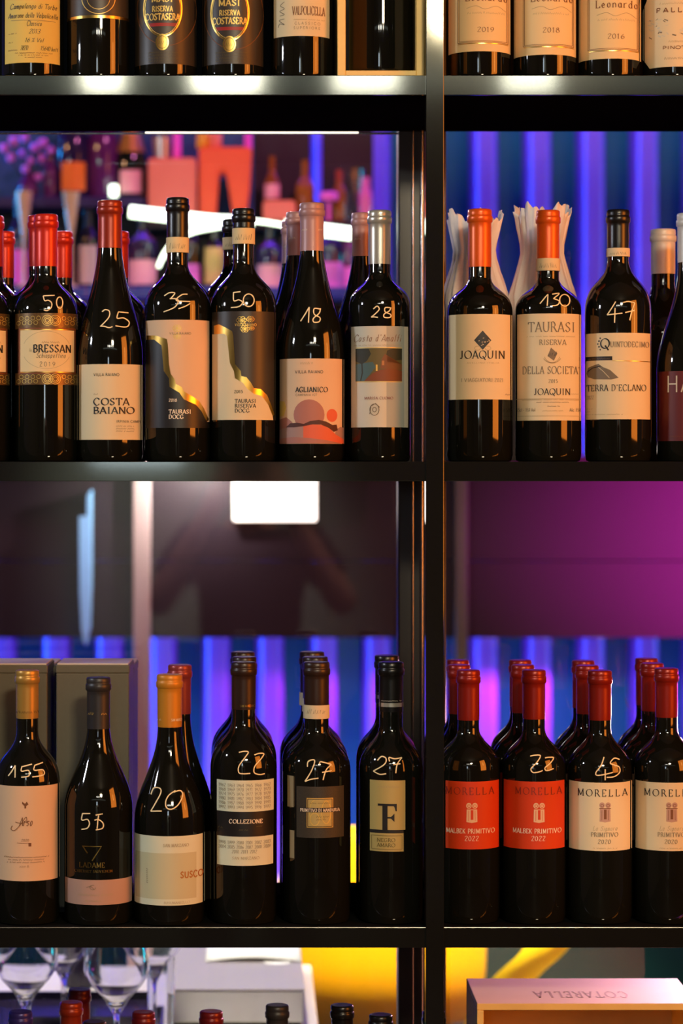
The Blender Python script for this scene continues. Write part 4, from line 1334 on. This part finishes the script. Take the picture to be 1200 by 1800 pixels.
bm.verts.ensure_lookup_table()
for i in range(n): bm.faces.new((bm.verts[i], bm.verts[i + 1], bm.verts[n + 2 + i], bm.verts[n + 1 + i]))
o = link('paper_sheet', bm, WHITEP); md_ = o.modifiers.new('thick', 'SOLIDIFY'); md_.thickness = 0.0008
o.location = sb.location; tag(o, 'white paper sheet curling on top of the silver box', 'paper')
bm = lathe(bmesh.new(), [(0.021, 0), (0.021, 0.0006)], 32)
o = link('sticker', bm, WHITEP, sb); o.location = (sw * 0.62, 0.20, sz + 0.0026)

YEL = mat('yellow_moulded_plastic', srgb(246, 176, 12), 0.38)
LEM = mat('lemon_moulded_plastic', srgb(250, 216, 20), 0.38)


def chair(px, y, rz, m, label, wide=0.185, arm=False, backh=0.40):
    f = fac(y); x = (px - VX) * f
    root = thing('plastic_chair', (x, y, 0), label, 'chair', 'yellow plastic chairs behind the shelving', rz)
    # bucket shell: back towards the viewer (-y), seat behind it
    bm = bmesh.new(); rows = []
    nu, nv = 28, 22
    for j in range(nv + 1):
        v = j / nv
        row = []
        for i in range(nu + 1):
            u = -1 + 2 * i / nu
            if v < 0.55:      # seat
                t = v / 0.55
                yy = 0.22 - 0.38 * t; zz = 0.445 - 0.012 * math.sin(t * PI)
                wd = wide * (0.92 + 0.08 * t)
                zz += 0.035 * abs(u) ** 3
            else:
                t = (v - 0.55) / 0.45
                an = t * PI / 2
                yy = -0.16 - 0.07 * math.sin(min(1, t * 2.2) * PI / 2) - 0.03 * t
                zz = 0.445 + backh * t ** 1.3
                wd = wide * (1.0 + 0.10 * math.sin(t * PI)) * math.sqrt(max(0.02, 1 - max(0, (t - 0.72) / 0.30) ** 2))
                yy += 0.05 * abs(u) ** 2.5
            row.append(bm.verts.new((u * wd, yy, zz)))
        rows.append(row)
    for j in range(nv):
        for i in range(nu):
            bm.faces.new((rows[j][i], rows[j][i + 1], rows[j + 1][i + 1], rows[j + 1][i]))
    o = link('seat_shell', bm, m, root, sharp=80)
    md_ = o.modifiers.new('thick', 'SOLIDIFY'); md_.thickness = 0.012
    sb_ = o.modifiers.new('sub', 'SUBSURF'); sb_.levels = 1; sb_.render_levels = 1
    if arm:
        c_, s__ = math.cos(-rz), math.sin(-rz)
        bm = bmesh.new(); L_ = []
        for q in catmull([(992, 1625, 1.30), (958, 1676, 1.31), (915, 1716, 1.33), (872, 1770, 1.36), (850, 1850, 1.40)], 8):
            row = []
            for dx_, dy_ in ((-46, 0), (-30, -0.006), (0, -0.012), (30, -0.006), (42, 0.03), (0, 0.035)):
                p_ = P(q[0] + dx_, q[1], q[2]) + Vector((0, dy_, 0)) - root.location
                row.append(bm.verts.new((c_ * p_.x - s__ * p_.y, s__ * p_.x + c_ * p_.y, p_.z)))
            L_.append(row)
        for i in range(len(L_) - 1):
            for k in range(6): bm.faces.new((L_[i][k], L_[i][(k + 1) % 6], L_[i + 1][(k + 1) % 6], L_[i + 1][k]))
        bm.faces.new(list(reversed(L_[0]))); bm.faces.new(L_[-1])
        bmesh.ops.recalc_face_normals(bm, faces=bm.faces[:])
        link('armrest', bm, m, root, sharp=60)
    for sx in (-1, 1):
        for sy in (-0.15, 0.16):
            bm = tube(bmesh.new(), [(sx * 0.12, sy, 0.44), (sx * 0.16, sy * 1.25, 0.0)], [0.013, 0.010], 10)
            link('leg', bm, BLACKM, root)
    return root


chair(655, 1.95, 0.0, YEL, 'orange-yellow plastic chair directly behind the steel post')
c2 = chair(1010, 1.40, 0.5, LEM, 'lemon yellow plastic chair behind the wooden crate, its curved arm showing', 0.17, True, 0.10)

# ------------------------------------------------------------------ behind the glass, middle: hanging panel, posts, lamp
yp = 2.25; fp = fac(yp)
PANELM = mat('dark_lacquer_panel', srgb(34, 19, 31), 0.55, spec=0.15, noise=0.06, nscale=5)
pn = thing('panel_divider', (0, yp, 0), 'long dark two-board panel standing across the back room on slim posts', 'divider')
zp0 = CZ + (VY - 1121) * fp; zp1 = CZ + (VY - 800) * fp; zpm = CZ + (VY - 986) * fp
link('board', boxbm(-1.6, 2.2, 0, 0.04, zp0, zpm - 0.0008, 0.001), PANELM, pn, smooth=False)
link('board', boxbm(-1.6, 2.2, 0, 0.04, zpm + 0.0008, zp1, 0.001), PANELM, pn, smooth=False)
POSTM = mat('mauve_grey_post', srgb(66, 60, 62), 0.5, 0.1)
for px, wd in ((250, 30), (809, 22), (-330, 26), (1420, 26)):
    xa = (px - wd / 2 - VX) * fp; xb = (px + wd / 2 - VX) * fp
    link('post', boxbm(xa, xb, -0.03, -0.001, 0, zp1, 0.003), POSTM if px != 250 else mat('pink_lit_post', srgb(150, 122, 130), 0.5), pn, smooth=False)  # left post paler: the pinkish light on it is put into its colour
LAMPF = mat('lit_lamp_face', (1, 1, 1, 1), 0.5, emit=(1.0, 0.86, 0.78, 1), estr=3.2)
lx = (483 - VX) * fp; lz = CZ + (VY - 876) * fp
lp = thing('wall_lamp', (lx, yp, lz), 'glowing rectangular lamp fixed to the dark panel under middle shelf', 'lamp')
lw, lh = 74 * fp, 41 * fp
link('lamp_housing', boxbm(-lw, lw, -0.03, -0.0005, -lh, lh, 0.006), CARTT, lp, smooth=False)
link('lamp_face', boxbm(-lw + 0.002, lw - 0.002, -0.034, -0.029, -lh + 0.002, lh - 0.002, 0.002), LAMPF, lp, smooth=False)
BLUEP = mat('pale_blue_reflection', srgb(120, 165, 225), 0.7)
bm = bmesh.new()
fq = fac(2.2)
pp = [(139, 908), (153, 908), (153, 872), (160, 862), (160, 1030), (157, 1108), (150, 1136), (143, 1108), (140, 1040)]
vv = [bm.verts.new(((a_ - VX) * fq, 2.2, CZ + (VY - b_) * fq)) for a_, b_ in pp]
ff_ = bm.faces.new(vv)
r_ = bmesh.ops.extrude_face_region(bm, geom=[ff_])
for v in r_['geom']:
    if isinstance(v, bmesh.types.BMVert): v.co.y += 0.049
bmesh.ops.recalc_face_normals(bm, faces=bm.faces[:])
o = link('reflection_shape', bm, BLUEP, None, smooth=False); tag(o, 'narrow pale blue pointed reflection shape on the dark panel at left', 'reflection')  # solid shape standing in for a blue strip mirrored in the glass
o.name = 'blue_reflection_shape'

# ------------------------------------------------------------------ behind the glass, high: back bar with its goods
yk = 2.05; fk = fac(yk)


def kx(px): return (px - VX) * fk
def kz(py): return CZ + (VY - py) * fk


BARM = mat('dark_bar_wood', srgb(14, 12, 16), 0.55)
BARB = mat('deep_blue_backing', srgb(34, 92, 150), 0.6)
BARE = mat('blue_lit_bar_edge', srgb(40, 60, 160), 0.4)  # blue light on the low bar shelf's edge, put into the paint
bar = thing('back_bar', (0, yk, 0), 'dark back bar cabinet with shelves of bottles and gift boxes seen through glass', 'cabinet')
link('carcass', boxbm(kx(-180), kx(660), 0.06, 0.235, zp1, kz(530)), BARM, bar)
link('shelf_board', boxbm(kx(-185), kx(662), -0.13, 0.19, kz(530), kz(512), 0.002), BARE, bar, smooth=False)
link('shelf_board', boxbm(kx(-185), kx(252), 0.0, 0.19, kz(364), kz(346), 0.002), mat('indigo_bar_edge', srgb(48, 40, 92), 0.4), bar, smooth=False)
link('shelf_board', boxbm(kx(252), kx(662), 0.0, 0.19, kz(402), kz(388), 0.002), BARM, bar, smooth=False)
link('back_panel', boxbm(kx(446), kx(549), 0.17, 0.19, kz(512), kz(150)), BARM, bar)
link('back_panel', boxbm(kx(570), kx(663), 0.17, 0.19, kz(512), kz(150)), BARM, bar)
link('back_panel', boxbm(kx(-180), kx(252), 0.168, 0.17, kz(512), kz(364)), BARM, bar)
link('back_panel', boxbm(kx(252), kx(446), 0.17, 0.19, kz(512), kz(402)), BARM, bar)
link('back_panel', boxbm(kx(-180), kx(446), 0.17, 0.19, kz(402), kz(120)), BARB, bar)
for px in (-183, 252):
    link('upright', boxbm(kx(px) - 0.008, kx(px) + 0.008, 0.0, 0.19, kz(512), kz(364)), BARM, bar)

BGG = 'bottles on the back bar'
S_UP, S_MID, S_LOW = kz(346), kz(388), kz(512)


def bar_bottle(px, zb, top, R, nr, sh, nk, gm, cap, lab, label, y=yk + 0.07, capf=0.8, foil=None):
    f = fac(y); H = CZ + (VY - top) * f - zb
    x = (px - VX) * f
    root = thing('bar_bottle', (x, y, zb), label, 'bottle', BGG, facing(x, y))
    Rm, rn = R * f, nr * f
    prof = [(Rm * 0.85, 0), (Rm, 0.005), (Rm, H * sh)]
    for i in range(1, 9):
        t = i / 8; s_ = (1 - math.cos(t * PI)) / 2
        prof.append((Rm + (rn - Rm) * s_, H * (sh + (nk - sh) * t)))
    prof += [(rn, H)]
    link('glass_body', lathe(bmesh.new(), prof, 28), gm, root, sharp=50)
    if cap:
        zc2 = H * capf
        rr = []
        for k in range(7):
            z = zc2 + (H + 0.001 - zc2) * k / 6
            for q in range(len(prof) - 1):
                if prof[q][1] <= min(z, H) <= prof[q + 1][1]:
                    t = (min(z, H) - prof[q][1]) / max(1e-9, prof[q + 1][1] - prof[q][1]); r0 = prof[q][0] + t * (prof[q + 1][0] - prof[q][0])
            rr.append((r0 + 0.0008, z))
        link('capsule', lathe(bmesh.new(), rr, 24), cap, root, sharp=50)
    if lab:
        m, l0, l1, half = lab
        z0, z1 = CZ + (VY - l1) * f - zb, CZ + (VY - l0) * f - zb
        bm = bmesh.new(); n_ = 12; vs = []
        for zz in (z0, z1):
            vs.append([bm.verts.new(((Rm + 0.0008) * math.sin(half * (-1 + 2 * k / n_)), -(Rm + 0.0008) * math.cos(half * (-1 + 2 * k / n_)), zz)) for k in range(n_ + 1)])
        for k in range(n_): bm.faces.new((vs[0][k], vs[0][k + 1], vs[1][k + 1], vs[1][k]))
        link('label', bm, m, root)
    return root


PLUM = mat('plum_bottle_glass', (0.10, 0.015, 0.12, 1), 0.12)
INDIGO = mat('indigo_bottle_glass', (0.02, 0.012, 0.06, 1), 0.12)
AMBG = mat('amber_spirit_glass', (0.28, 0.10, 0.01, 1), 0.12)
ORL = mat('orange_bar_label', srgb(240, 130, 20), 0.5)
PKL = mat('pink_bar_label', srgb(240, 176, 190), 0.5)
MGL = mat('magenta_bar_label', srgb(236, 110, 225), 0.5)
CRB = mat('cream_bar_label', srgb(206, 176, 106), 0.6)
bar_bottle(129, S_UP, 150, 30, 11, 0.42, 0.90, INDIGO, C_BLACK, (ORL, 288, 338, 0.75), 'dark bar bottle with orange label on the high back shelf')
bar_bottle(181, S_UP, 150, 28, 10, 0.42, 0.90, PLUM, C_BLACK, None, 'plum bar bottle without label right of the orange-labelled one')
bar_bottle(230, S_UP, 175, 29, 12, 0.32, 0.80, GREEN, C_GOLD, (PKL, 302, 342, 0.7), 'gold-foiled bar bottle with pink label on the high back shelf', capf=0.47, foil=1)
bar_bottle(89, S_UP, 260, 14, 6, 0.5, 0.8, PLUM, C_BLACK, None, 'small plum bar bottle beside the purple bouquet')
for px, lm, l0, l1, R, top, lb, gm in (
        (33, MGL, 440, 500, 17, 350, 'bar bottle with magenta label at left end of the low back shelf', INDIGO), (155, SILVP, 432, 500, 17, 370, 'bar bottle with tall grey label on the low back shelf', GLASS),
        (250, PKL, 458, 502, 27, 380, 'bar bottle with round pink label left of the black-capped 35', INDIGO), (336, MGL, 465, 500, 16, 385, 'bar bottle with magenta label behind the chalked 35 bottle', GLASS), (377, CRB, 436, 500, 19, 400, 'bar bottle with cream-gold label behind the two black-capped bottles', GLASS),
        (474, PKL, 466, 508, 24, 400, 'bar bottle with square pink label behind the mauve-capped bottles', INDIGO), (582, MGL, 462, 506, 22, 390, 'bar bottle with round magenta label left of the silver cap', INDIGO), (612, MGL, 470, 505, 11, 400, 'slim magenta-labelled bar bottle beside the round-labelled one', PLUM),
        (98, MGL, 470, 505, 14, 400, 'slim bar bottle with magenta label behind the red caps', GLASS)):
    bar_bottle(px, S_LOW, top, R, 7, 0.62, 0.82, gm, C_BLACK, (lm, l0, l1, 1.1), lb, y=yk - 0.05)
bar_bottle(478, S_MID, 275, 15, 6, 0.55, 0.8, AMBG, None, (PKL, 325, 350, 1.0), 'amber bar bottle left of the clear beaker, pink tag', y=yk + 0.06)
bar_bottle(536, S_MID, 282, 17, 6, 0.55, 0.8, AMBG, None, None, 'plain amber bar bottle behind the mauve cap', y=yk + 0.06)
bar_bottle(596, S_MID, 300, 13, 6, 0.55, 0.8, AMBG, C_RUST, None, 'small amber bar bottle with rust cap', y=yk + 0.06)
bar_bottle(642, S_MID, 312, 12, 8, 0.6, 0.8, mat('pink_spirit_glass', srgb(220, 110, 190), 0.2), None, None, 'pink bar bottle beside the blue-violet wall', y=yk + 0.03)


def solid(name, pts, y0, y1, m, label, cat, group=None, bev=0.004, parent=None):
    bm = bmesh.new()
    f = fac(y0)
    vs = [bm.verts.new(((a_ - VX) * f, y0, CZ + (VY - b_) * f)) for a_, b_ in pts]
    fc = bm.faces.new(vs)
    r = bmesh.ops.extrude_face_region(bm, geom=[fc])
    for v in r['geom']:
        if isinstance(v, bmesh.types.BMVert): v.co.y = y1
    bmesh.ops.recalc_face_normals(bm, faces=bm.faces[:])
    if bev: bmesh.ops.bevel(bm, geom=bm.edges[:], offset=bev, segments=2, affect='EDGES')
    o = link(name, bm, m, parent, sharp=40)
    if label: tag(o, label, cat, group)
    return o


SALM = mat('salmon_card', srgb(238, 138, 112), 0.6, noise=0.08, nscale=20)
CORC = mat('coral_card', srgb(246, 110, 60), 0.6, noise=0.08, nscale=20)
solid('gift_box', [(260, 388), (260, 277), (345, 277), (345, 388)], yk + 0.0, yk + 0.08, SALM, 'wide salmon gift box on the back bar above the light tube', 'box')
arch = [(350, 388), (349, 258), (443, 258), (439, 330), (432, 388), (410, 388), (402, 330), (397, 302), (391, 298), (385, 304), (383, 330), (379, 388)]
solid('arched_gift_box', arch, yk + 0.01, yk + 0.08, CORC, 'coral arch-shaped gift carrier with two legs on the back bar', 'box')
solid('gift_box', [(462, 388), (462, 352), (520, 352), (520, 388)], yk + 0.0, yk + 0.035, SALM, 'small salmon box low on the back bar behind mauve caps', 'box')
bm = lathe(bmesh.new(), [(15 * fk, 0), (18 * fk, 40 * fk)], 24); o = link('metal_cup', bm, SILV); o.location = (kx(284), yk + 0.045, CZ + (VY - 277) * fac(yk)); tag(o, 'grey metal cup standing on the salmon gift box', 'cup')
MAGC = mat('magenta_wax', srgb(250, 90, 235), 0.5)
bm = lathe(bmesh.new(), [(8 * fk, 0), (8 * fk, 55 * fk), (7 * fk, 56 * fk)], 20); o = link('pillar_candle', bm, MAGC); o.location = (kx(310), yk + 0.03, CZ + (VY - 277) * fac(yk)); tag(o, 'thin magenta candle on the salmon gift box', 'candle')
for px, m, hh, lb in ((356, mat('yellow_jar', srgb(235, 190, 40), 0.4), 30, 'small yellow jar on top of the coral carrier'), (378, SALM, 34, 'small salmon jar on top of the coral carrier')):
    bm = lathe(bmesh.new(), [(11 * fk, 0), (12 * fk, 3 * fk), (12 * fk, (hh - 6) * fk), (8 * fk, hh * fk)], 24); o = link('small_jar', bm, m); o.location = (kx(px), yk + 0.04, CZ + (VY - 258) * fac(yk + 0.01)); tag(o, lb, 'jar', 'jars on the coral carrier')
bm = lathe(bmesh.new(), [(7 * fk, 0), (7 * fk, 60 * fk)], 20); o = link('pillar_candle', bm, MAGC); o.location = (kx(436), yk + 0.05, CZ + (VY - 258) * fac(yk + 0.01)); tag(o, 'thin magenta candle at the right end of coral carrier', 'candle')
bm = lathe(bmesh.new(), [(17 * fk, 0), (24 * fk, 100 * fk), (22.8 * fk, 100 * fk), (15 * fk, 4 * fk)], 32); o = link('glass_beaker', bm, CLEAR); o.location = (kx(620), yk + 0.10, S_MID); tag(o, 'clear flared beaker on the back bar near the violet wall', 'glass')
bm = lathe(bmesh.new(), [(4 * fk, 0), (4 * fk, 34 * fk), (17 * fk, 38 * fk), (17 * fk, 50 * fk), (14 * fk, 52 * fk)], 28); o = link('footed_candle', bm, MGL); o.location = (kx(578), yk + 0.02, S_MID); tag(o, 'pink footed candle holder behind the mauve caps', 'candle')
# cream flutes
CREAMG = mat('cream_glaze', srgb(206, 196, 140), 0.3)
for px, lb in ((50, 'cream flared vase at the left of the low back shelf'), (131, 'cream slender vase on the low back shelf by the red caps')):
    bm = lathe(bmesh.new(), [(14 * fk, 0), (14 * fk, 3 * fk), (3 * fk, 8 * fk), (3 * fk, 80 * fk), (9 * fk, 120 * fk), (15 * fk, 165 * fk), (13.5 * fk, 165 * fk), (4 * fk, 90 * fk)], 28)
    o = link('tall_vase', bm, CREAMG); o.location = (kx(px), yk - 0.10, S_LOW); tag(o, lb, 'vase', 'cream vases on the back bar')
# purple bouquet
VIO = mat('violet_blossom', srgb(206, 120, 220), 0.7)
STEM = mat('dark_stem', srgb(50, 50, 40), 0.7)
bq = thing('bouquet', (kx(45), yk + 0.06, S_UP), 'vase of round purple blossoms at the left of the high back shelf', 'flowers')
link('vase', lathe(bmesh.new(), [(14 * fk, 0), (20 * fk, 14 * fk), (16 * fk, 30 * fk), (9 * fk, 42 * fk), (11 * fk, 48 * fk)], 28), PLUM, bq)
for px, py, r in ((20, 242, 9), (70, 244, 9), (14, 271, 8), (33, 262, 7), (69, 272, 9), (41, 292, 7), (55, 252, 8), (62, 305, 7), (2, 255, 8), (38, 235, 8), (85, 258, 7), (48, 276, 7)):
    rnd = random.Random(px)
    bm = bmesh.new(); bmesh.ops.create_icosphere(bm, subdivisions=3, radius=r * fk)
    for v in bm.verts: v.co *= 1 + rnd.uniform(-0.16, 0.16)
    c = Vector((kx(px) - kx(45), rnd.uniform(-0.02, 0.02), kz(py) - S_UP))
    for v in bm.verts: v.co += c
    b_ = link('blossom', bm, VIO, bq)
    link('stem', tube(bmesh.new(), [c, Vector((c.x * 0.4, 0, c.z * 0.55)), Vector((0, 0, 40 * fk))], 0.0015, 6), STEM, b_)
# light tubes
NEON = mat('lit_neon_tube', (1, 1, 1, 1), 0.4, emit=(0.82, 1.0, 0.70, 1), estr=5.0)
yn = yk - 0.16
def NP(px, py): return P(px, py, yn)
nt_ = thing('neon_light', NP(430, 390), 'white-green glowing light tube sloping in front of the back bar', 'lamp')
org = nt_.location.copy()
for seg_, r in (([(228, 372), (300, 380), (370, 388), (420, 390), (444, 388)], 10.5), ([(444, 388), (470, 391), (500, 396)], 3.0), ([(500, 396), (530, 400), (618, 411)], 11)):
    link('tube', tube(bmesh.new(), [NP(*p) - org for p in catmull(seg_, 6)], r * fac(yn), 14), NEON, nt_)
link('curved_tube', tube(bmesh.new(), [NP(*p) - org for p in catmull([(278, 470), (290, 445), (312, 420), (340, 405), (380, 396), (410, 391)], 6)], [2.5 * fac(yn) + 5 * fac(yn) * k / 30 for k in range(31)], 12), NEON, nt_)
for px, py in ((240, 374), (600, 409)):
    p = NP(px, py) - org
    link('bracket', tube(bmesh.new(), [p, p + Vector((0, 0.162, 0.0))], 0.004, 8), BLACKM, nt_)
bm = lathe(bmesh.new(), [(7 * fk, 0), (8 * fk, 20 * fk), (6 * fk, 22 * fk)], 20); o = link('tealight', bm, mat('lit_tealight', (1, 1, 1, 1), 0.5, emit=(0.8, 1, 0.72, 1), estr=4.0)); o.location = (kx(199), yk + 0.015, S_UP); tag(o, 'small glowing tealight on the high back shelf', 'lamp')

# ------------------------------------------------------------------ the guest photographing the shelf, mirrored faintly in the glass
SKIN = mat('skin', srgb(206, 150, 124), 0.5, spec=0.35)
CLOTH = mat('black_shirt_cloth', srgb(26, 22, 26), 0.9, spec=0.1, noise=0.2, nscale=80)
JEANS = mat('dark_jeans_cloth', srgb(28, 32, 46), 0.9, spec=0.1, noise=0.2, nscale=80)
HAIRM = mat('dark_brown_hair', srgb(40, 28, 20), 0.6)
SHOEM = mat('black_shoe_leather', srgb(24, 22, 22), 0.5)
pers = thing('person', (0, -3.44, 0), 'person in black shirt holding a camera to the face, mirrored in the glass', 'person')


def skinned(name, verts, edges, rad, m, parent, root=0, lev=2):
    me = bpy.data.meshes.new(name)
    me.from_pydata(verts, edges, [])
    o = bpy.data.objects.new(name, me); COL.objects.link(o)
    o.parent = parent
    o.modifiers.new('skin', 'SKIN')
    for i, r in enumerate(rad):
        sv = me.skin_vertices[0].data[i]
        sv.radius = r if isinstance(r, tuple) else (r, r)
        sv.use_root = (i == root)
    sb_ = o.modifiers.new('sub', 'SUBSURF'); sb_.levels = lev; sb_.render_levels = lev
    me.materials.append(m)
    o.modifiers['skin'].use_smooth_shade = True
    return o


V, E, R = [], [], []


def jt(p, r, par=None):
    V.append(p); R.append(r)
    if par is not None: E.append((par, len(V) - 1))
    return len(V) - 1


pel = jt((0, 0, 0.92), (0.118, 0.075))
wa = jt((0, 0, 1.06), (0.102, 0.072), pel); che = jt((0, 0, 1.22), (0.132, 0.085), wa)
nk_ = jt((0, 0.015, 1.345), 0.052, che); hd0 = jt((0, 0.03, 1.42), (0.062, 0.075), nk_); hd1 = jt((0, 0.035, 1.50), (0.076, 0.092), hd0); jt((0, 0.025, 1.575), (0.062, 0.075), hd1)
ns = jt((0, 0.125, 1.475), 0.012, hd1)
for sx in (-1, 1):
    sh_ = jt((sx * 0.16, 0, 1.285), 0.052, che); el = jt((sx * 0.262, 0.10, 1.10), 0.040, sh_); wr = jt((sx * 0.115, 0.29, 1.36), 0.026, el)
    pm = jt((sx * 0.085, 0.32, 1.42), (0.022, 0.036), wr)
    for k, (dz, ln) in enumerate(((0.030, 0.055), (0.012, 0.062), (-0.006, 0.058), (-0.024, 0.048))):
        a1 = jt((sx * 0.078, 0.345, 1.45 + dz), 0.0095, pm); a2 = jt((sx * 0.066, 0.345 + ln * 0.5, 1.462 + dz), 0.0088, a1); jt((sx * 0.040, 0.345 + ln * 0.55, 1.465 + dz), 0.0078, a2)
    t1 = jt((sx * 0.07, 0.30, 1.43), 0.011, pm); jt((sx * 0.045, 0.315, 1.44), 0.009, t1)
    hp = jt((sx * 0.085, 0, 0.84), 0.072, pel); kn = jt((sx * 0.10, 0.02, 0.47), 0.058, hp); ak = jt((sx * 0.11, -0.01, 0.09), 0.038, kn); jt((sx * 0.125, 0.13, 0.035), (0.038, 0.026), ak)
skinned('body', V, E, R, SKIN, pers)
bm = bmesh.new()
for sx in (-1, 1):
    bmesh.ops.create_icosphere(bm, subdivisions=2, radius=0.016, matrix=Matrix.Translation((sx * 0.082, 0.03, 1.475)) @ Matrix.Diagonal((0.45, 0.8, 1.5, 1)))
link('ears', bm, SKIN, pers)
V, E, R = [], [], []
a00 = jt((0, 0, 0.82), (0.172, 0.125)); a0 = jt((0, 0, 0.90), (0.168, 0.120), a00); a1 = jt((0, 0, 1.06), (0.142, 0.105), a0); a2 = jt((0, 0, 1.23), (0.166, 0.115), a1); jt((0, 0.005, 1.30), (0.085, 0.075), a2)
for sx in (-1, 1):
    b0 = jt((sx * 0.162, 0, 1.285), 0.068, a2); jt((sx * 0.228, 0.065, 1.165), 0.060, b0)
skinned('shirt', V, E, R, CLOTH, pers)
V, E, R = [], [], []
a00 = jt((0, 0, 1.00), (0.140, 0.100)); a0 = jt((0, 0, 0.90), (0.155, 0.108), a00)
for sx in (-1, 1):
    b0 = jt((sx * 0.085, 0, 0.80), 0.098, a0); b1 = jt((sx * 0.10, 0.02, 0.47), 0.072, b0); jt((sx * 0.11, -0.005, 0.11), 0.058, b1)
skinned('trousers', V, E, R, JEANS, pers)
bm = bmesh.new()
bmesh.ops.create_uvsphere(bm, u_segments=32, v_segments=20, radius=1.0, matrix=Matrix.Translation((0, 0.012, 1.525)) @ Matrix.Diagonal((0.092, 0.108, 0.108, 1)))
bmesh.ops.bisect_plane(bm, geom=bm.verts[:] + bm.edges[:] + bm.faces[:], plane_co=(0, 0.075, 1.525), plane_no=(0, 0.85, -0.55), clear_outer=True)
rnd = random.Random(2)
for v in bm.verts: v.co += Vector((rnd.uniform(-1, 1), rnd.uniform(-1, 1), rnd.uniform(-1, 1))) * 0.003
link('hair', bm, HAIRM, pers)
for sx in (-1, 1):
    bm = bmesh.new()
    bmesh.ops.create_uvsphere(bm, u_segments=20, v_segments=12, radius=1.0, matrix=Matrix.Translation((sx * 0.12, 0.06, 0.045)) @ Matrix.Diagonal((0.05, 0.14, 0.055, 1)))
    bmesh.ops.bisect_plane(bm, geom=bm.verts[:] + bm.edges[:] + bm.faces[:], plane_co=(0, 0, 0.002), plane_no=(0, 0, -1), clear_outer=True)
    link('shoe', bm, SHOEM, pers)
hc = thing('hand_camera', (0, -3.16, 1.455), 'black camera held up by the mirrored person', 'camera')
link('camera_body', boxbm(-0.066, 0.066, -0.03, 0.03, 0, 0.085, 0.008), SHOEM, hc, smooth=False)
link('viewfinder_hump', boxbm(-0.022, 0.022, -0.03, 0.03, 0.085, 0.108, 0.006), SHOEM, hc, smooth=False)
bm = lathe(bmesh.new(), [(0.036, 0), (0.038, 0.03), (0.036, 0.095), (0.032, 0.097), (0.028, 0.085)], 32)
for v in bm.verts: v.co = Vector((v.co.x, v.co.z + 0.03, v.co.y + 0.045))
bmesh.ops.recalc_face_normals(bm, faces=bm.faces[:])
link('lens', bm, SHOEM, hc)
EYEW = mat('eye_white', srgb(225, 220, 212), 0.3); LIPM = mat('lip_skin', srgb(160, 92, 84), 0.5)
for sx in (-1, 1):
    bm = bmesh.new()
    bmesh.ops.create_uvsphere(bm, u_segments=16, v_segments=10, radius=0.012, matrix=Matrix.Translation((sx * 0.028, 0.108, 1.492)))
    bmesh.ops.create_uvsphere(bm, u_segments=12, v_segments=8, radius=0.006, matrix=Matrix.Translation((sx * 0.028, 0.1165, 1.492)))
    for f in bm.faces[16 * 10:]: f.material_index = 1
    link('eye', bm, [EYEW, SHOEM], pers)
    link('eyebrow', tube(bmesh.new(), [(sx * 0.012, 0.122, 1.512), (sx * 0.028, 0.119, 1.517), (sx * 0.044, 0.105, 1.511)], [0.002, 0.003, 0.0015], 8), HAIRM, pers)
link('mouth', tube(bmesh.new(), [(-0.022, 0.098, 1.432), (-0.008, 0.107, 1.434), (0.008, 0.107, 1.434), (0.022, 0.098, 1.432)], [0.002, 0.005, 0.005, 0.002], 8), LIPM, pers)
